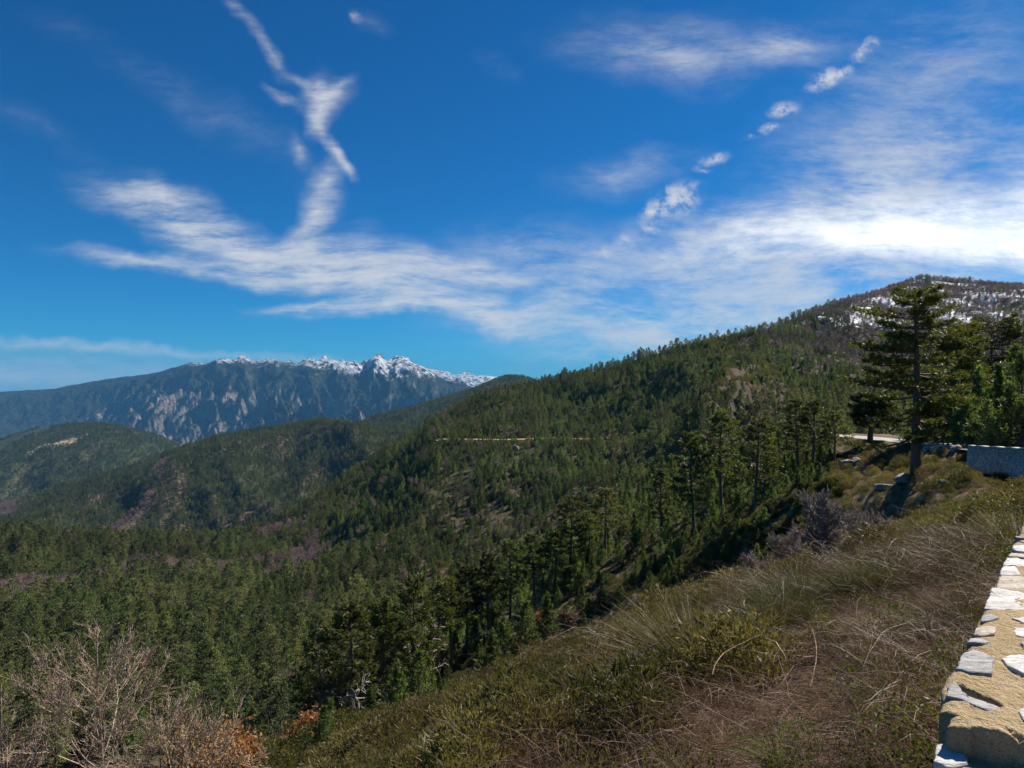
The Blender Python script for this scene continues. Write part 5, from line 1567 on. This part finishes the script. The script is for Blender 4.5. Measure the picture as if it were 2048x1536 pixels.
# ------------------------------------------------------------------ air
me = make_mesh('haze', [(sx * 26000, -3000 if sy < 0 else 26000, -952 if sz < 0 else 720) for sz in (-1, 1) for sy in (-1, 1) for sx in (-1, 1)],
               [(0, 2, 3, 1), (4, 5, 7, 6), (0, 1, 5, 4), (2, 6, 7, 3), (0, 4, 6, 2), (1, 3, 7, 5)], None)
m, nt = new_mat('air_haze')
pv = nt.new('ShaderNodeVolumePrincipled'); pv.inputs['Color'].default_value = (0.13, 0.42, 0.80, 1); pv.inputs['Density'].default_value = HAZE
pv.inputs['Anisotropy'].default_value = 0.0
nt.put(nt.new('ShaderNodeOutputMaterial').inputs['Volume'], pv.outputs[0])
me.materials.append(m); tag(link('haze', me), 'blue air haze over the valley', None, None, 'stuff')

# ------------------------------------------------------------------ sun and sky
az, el = math.radians(54), math.radians(43)
sd = Vector((math.sin(az) * math.cos(el), math.cos(az) * math.cos(el), math.sin(el)))
L = bpy.data.lights.new('sun', 'SUN'); L.energy = SUN; L.angle = math.radians(0.5); L.color = (1.0, 0.93, 0.82)
lo = bpy.data.objects.new('sun', L); C.objects.link(lo); lo.rotation_euler = sd.to_track_quat('Z', 'Y').to_euler()

w = bpy.data.worlds.new('World'); bpy.context.scene.world = w; w.use_nodes = True
w.node_tree.nodes.clear(); nt = NT(w.node_tree)
sky = nt.new('ShaderNodeTexSky', {'sky_type': 'NISHITA', 'sun_disc': False, 'sun_elevation': el, 'sun_rotation': az, 'altitude': 1000, 'air_density': 0.85, 'dust_density': 0.25, 'ozone_density': 3.0})
tc = nt.new('ShaderNodeTexCoord')
D = tc.outputs['Generated']; dx, dy, dz = nt.sep(D)
dys = nt.m('MAXIMUM', dy, 0.02)
P0 = nt.comb(nt.m('DIVIDE', dx, dys), nt.m('DIVIDE', dz, dys), 0.0)
half = (0.5, 0.5, 0.5)
w1 = nt.vm('SCALE', nt.vm('SUBTRACT', nt.noise(P0, 3.2, 2, 0.5, 0, True), half), 0.10)
w2 = nt.vm('SCALE', nt.vm('SUBTRACT', nt.noise(P0, 9.0, 3, 0.55, 0, True), half), 0.060)
Pw_ = nt.vm('ADD', P0, nt.vm('ADD', w1, w2))
w4 = nt.vm('SCALE', nt.vm('SUBTRACT', nt.noise(P0, 46.0, 3, 0.65, 0, True), half), 0.009)
Pw_ = nt.vm('MULTIPLY', nt.vm('ADD', Pw_, w4), (1.0, 1.0, 0.0))
w3 = nt.vm('SCALE', nt.vm('SUBTRACT', nt.noise(P0, 24.0, 3, 0.6, 0, True), half), 0.028)
Pp_ = nt.vm('MULTIPLY', nt.vm('ADD', P0, w3), (1.0, 1.0, 0.0))


def puff(u, v, a, b, ang, amp, P=None):
    """soft ellipse: centre, half-axes and tilt in the photograph's pixels turned into sky directions"""
    mp = nt.new('ShaderNodeMapping', {'vector_type': 'TEXTURE'}, {'Vector': P or Pw_, 'Location': (UU(u), VV(v), 0), 'Rotation': (0, 0, math.radians(ang)), 'Scale': (a / F2, b / F2, 1)})
    g = nt.new('ShaderNodeTexGradient', {'gradient_type': 'QUADRATIC_SPHERE'}, {'Vector': mp.outputs[0]})
    return nt.m('MULTIPLY', g.outputs['Fac'], amp)


def total(lst, P=None):
    s = None
    for q in lst:
        g = puff(*q, P=P); s = g if s is None else nt.m('ADD', s, g)
    return s


# strokes: u v half-length half-width tilt amount
swirl = [(470, 40, 95, 30, -58, .20), (520, 120, 100, 36, -60, .30), (585, 185, 90, 30, -42, .36), (640, 205, 90, 66, 25, .85), (625, 240, 70, 48, 70, .85), (618, 180, 60, 60, 80, .35), (668, 185, 70, 26, 45, .4),
         (655, 295, 95, 30, -42, .7), (690, 335, 55, 26, -55, .5), (650, 370, 85, 55, 75, .5), (655, 425, 75, 62, 70, .75), (635, 455, 80, 40, 20, .7), (540, 215, 70, 22, -35, .4),
         (590, 320, 55, 35, -60, .30)]
band = [(250, 385, 170, 55, -8, .45), (330, 400, 150, 75, -18, .6), (400, 450, 190, 80, -32, .8), (520, 500, 220, 70, -18, 1.0), (650, 500, 150, 60, 5, .6), (680, 545, 270, 75, -12, 1.0), (810, 570, 240, 60, -10, .9), (860, 530, 260, 60, -6, .55),
        (950, 545, 190, 45, -4, .75), (300, 515, 280, 28, -3, .45), (450, 540, 300, 30, -8, .5), (800, 608, 330, 24, 2, .8), (640, 605, 190, 14, 2, .6), (960, 625, 170, 42, -12, 1.0), (1020, 640, 120, 40, 0, .7), (1090, 615, 110, 50, 15, .4)]
veil = [(1750, 560, 560, 90, 0, .45), (1250, 640, 420, 80, 4, .30), (1200, 590, 520, 150, 0, .42), (1500, 640, 560, 130, 8, .62), (1400, 500, 420, 110, 6, .38), (1700, 420, 420, 200, 15, .5), (1850, 300, 420, 240, 0, .27), (1900, 120, 420, 240, 10, .15), (1350, 95, 330, 100, -5, .28), (1560, 95, 190, 70, 8, .34),
        (1600, 480, 420, 110, 2, .7), (1050, 500, 300, 90, 3, .22), (1260, 350, 220, 60, 10, .18), (1000, 130, 90, 40, -30, .07), (730, 40, 60, 40, -30, .05), (80, 270, 260, 50, -25, .03), (250, 130, 300, 50, -28, .03), (450, 250, 380, 60, -32, .045), (1300, 690, 420, 90, 8, .5)]
glow = [(1900, 445, 520, 130, 2, 1.3), (1700, 470, 420, 85, 2, 1.0), (2000, 470, 420, 110, 0, 1.3), (1500, 490, 260, 45, 3, .45), (2150, 400, 300, 160, 0, 1.0)]
lowband = [(-100, 750, 900, 60, 0, 1.0), (60, 690, 420, 24, -2, .42), (330, 704, 420, 20, -4, .40), (620, 720, 300, 14, -3, .30), (-250, 690, 300, 26, 0, .4)]
puffs = [(1655, 157, 62, 26, 22, 1.6), (1690, 140, 30, 18, 20, 1.0), (1568, 216, 44, 22, 14, 1.5), (1540, 255, 30, 16, 5, .9), (1430, 318, 44, 16, 15, 1.1), (1405, 340, 26, 8, 0, .6), (1352, 402, 80, 44, 22, 1.7), (1305, 425, 40, 24, 25, 1.0), (1305, 458, 34, 18, -20, .7),
         (1255, 480, 46, 26, 20, .6), (1215, 505, 40, 22, 15, .5), (1745, 88, 22, 22, 50, 1.0), (1722, 105, 36, 14, 35, .7), (1500, 275, 30, 8, 10, .4), (715, 36, 26, 16, -30, .35)]
Pf_ = nt.vm('ADD', P0, nt.vm('SCALE', w1, 0.55))
mpf = nt.new('ShaderNodeMapping', None, {'Vector': Pf_, 'Rotation': (0, 0, math.radians(13)), 'Scale': (3.2, 17.0, 1)})
fib = nt.rng(nt.noise(mpf.outputs[0], 2.2, 8, 0.68, 0.0), 0.30, 0.72, 0.12, 1.5)
mpv = nt.new('ShaderNodeMapping', None, {'Vector': Pf_, 'Rotation': (0, 0, math.radians(-12)), 'Scale': (2.4, 7.0, 1)})
vfib = nt.rng(nt.noise(mpv.outputs[0], 2.0, 8, 0.68, 0.0), 0.34, 0.68, 0.12, 1.5)
mps = nt.new('ShaderNodeMapping', None, {'Vector': Pf_, 'Rotation': (0, 0, math.radians(60)), 'Scale': (4.0, 17.0, 1)})
sfib = nt.rng(nt.noise(mps.outputs[0], 2.0, 8, 0.68, 0.0), 0.28, 0.72, 0.20, 1.35)
cir = nt.m('MULTIPLY', nt.m('ADD', nt.m('MULTIPLY', total([(a_, b_, c_, d_ * 0.78, e_, f_) for a_, b_, c_, d_, e_, f_ in swirl]), sfib), nt.m('MULTIPLY', total(band), fib)), 1.4)
vl = nt.m('MULTIPLY', nt.m('MULTIPLY', total(veil), 1.6), vfib)
lb = total(lowband, Pp_)
pf = nt.m('MULTIPLY', total(puffs, Pp_), nt.rng(nt.noise(P0, 48, 5, 0.65), 0.36, 0.62, 0.10, 1.25))
gl = nt.m('MULTIPLY', total(glow), nt.rng(vfib, 0.0, 1.5, 0.60, 1.1))
a = nt.m('ADD', nt.m('ADD', cir, vl), nt.m('ADD', lb, nt.m('ADD', pf, gl)))
mph = nt.new('ShaderNodeMapping', None, {'Vector': Pf_, 'Rotation': (0, 0, math.radians(24)), 'Scale': (9.0, 46.0, 1)})
a = nt.m('MULTIPLY', a, nt.rng(nt.noise(mph.outputs[0], 2.0, 6, 0.7), 0.3, 0.7, 0.62, 1.28))
a = nt.m('SUBTRACT', 1.0, nt.m('POWER', 2.718, nt.m('MULTIPLY', a, -1.35)))
a = nt.m('MULTIPLY', a, nt.rng(dy, 0.05, 0.2))
hs = nt.new('ShaderNodeHueSaturation', None, {'Saturation': SKYSAT, 'Hue': 0.5, 'Value': 1.0, 'Color': sky.outputs[0]})
skyc = nt.mix(1.0, hs.outputs[0], SKYTINT, 'MULTIPLY')
sunw = nt.m('ADD', 0.41 / SKY, nt.m('MULTIPLY', nt.m('MINIMUM', gl, 1.4), 0.27 / SKY))
cc_ = nt.vm('SCALE', (0.93, 0.96, 1.0), sunw)
colr = nt.mix(a, skyc, cc_)
bg = nt.new('ShaderNodeBackground', None, {'Color': colr, 'Strength': SKY})
nt.put(nt.new('ShaderNodeOutputWorld').inputs['Surface'], bg.outputs[0])

cam = bpy.data.cameras.new('camera'); co = bpy.data.objects.new('camera', cam); C.objects.link(co)
cam.sensor_width = 36; cam.lens = 36 * F2 / 2048; cam.clip_end = 200000; cam.clip_start = 0.05
co.location = (0, 0, 0); co.rotation_euler = (PI / 2, 0, 0)
sc = bpy.context.scene; sc.camera = co
sc.view_settings.view_transform = 'Standard'; sc.view_settings.look = 'None'; sc.view_settings.exposure = EXPO; sc.view_settings.gamma = 1.0; sc.view_settings.use_curve_mapping = False
cy = sc.cycles; cy.max_bounces = 3; cy.diffuse_bounces = 2; cy.glossy_bounces = 1; cy.transmission_bounces = 2; cy.transparent_max_bounces = 4; cy.volume_bounces = 0
cy.caustics_reflective = False; cy.caustics_refractive = False; cy.sample_clamp_indirect = 4.0
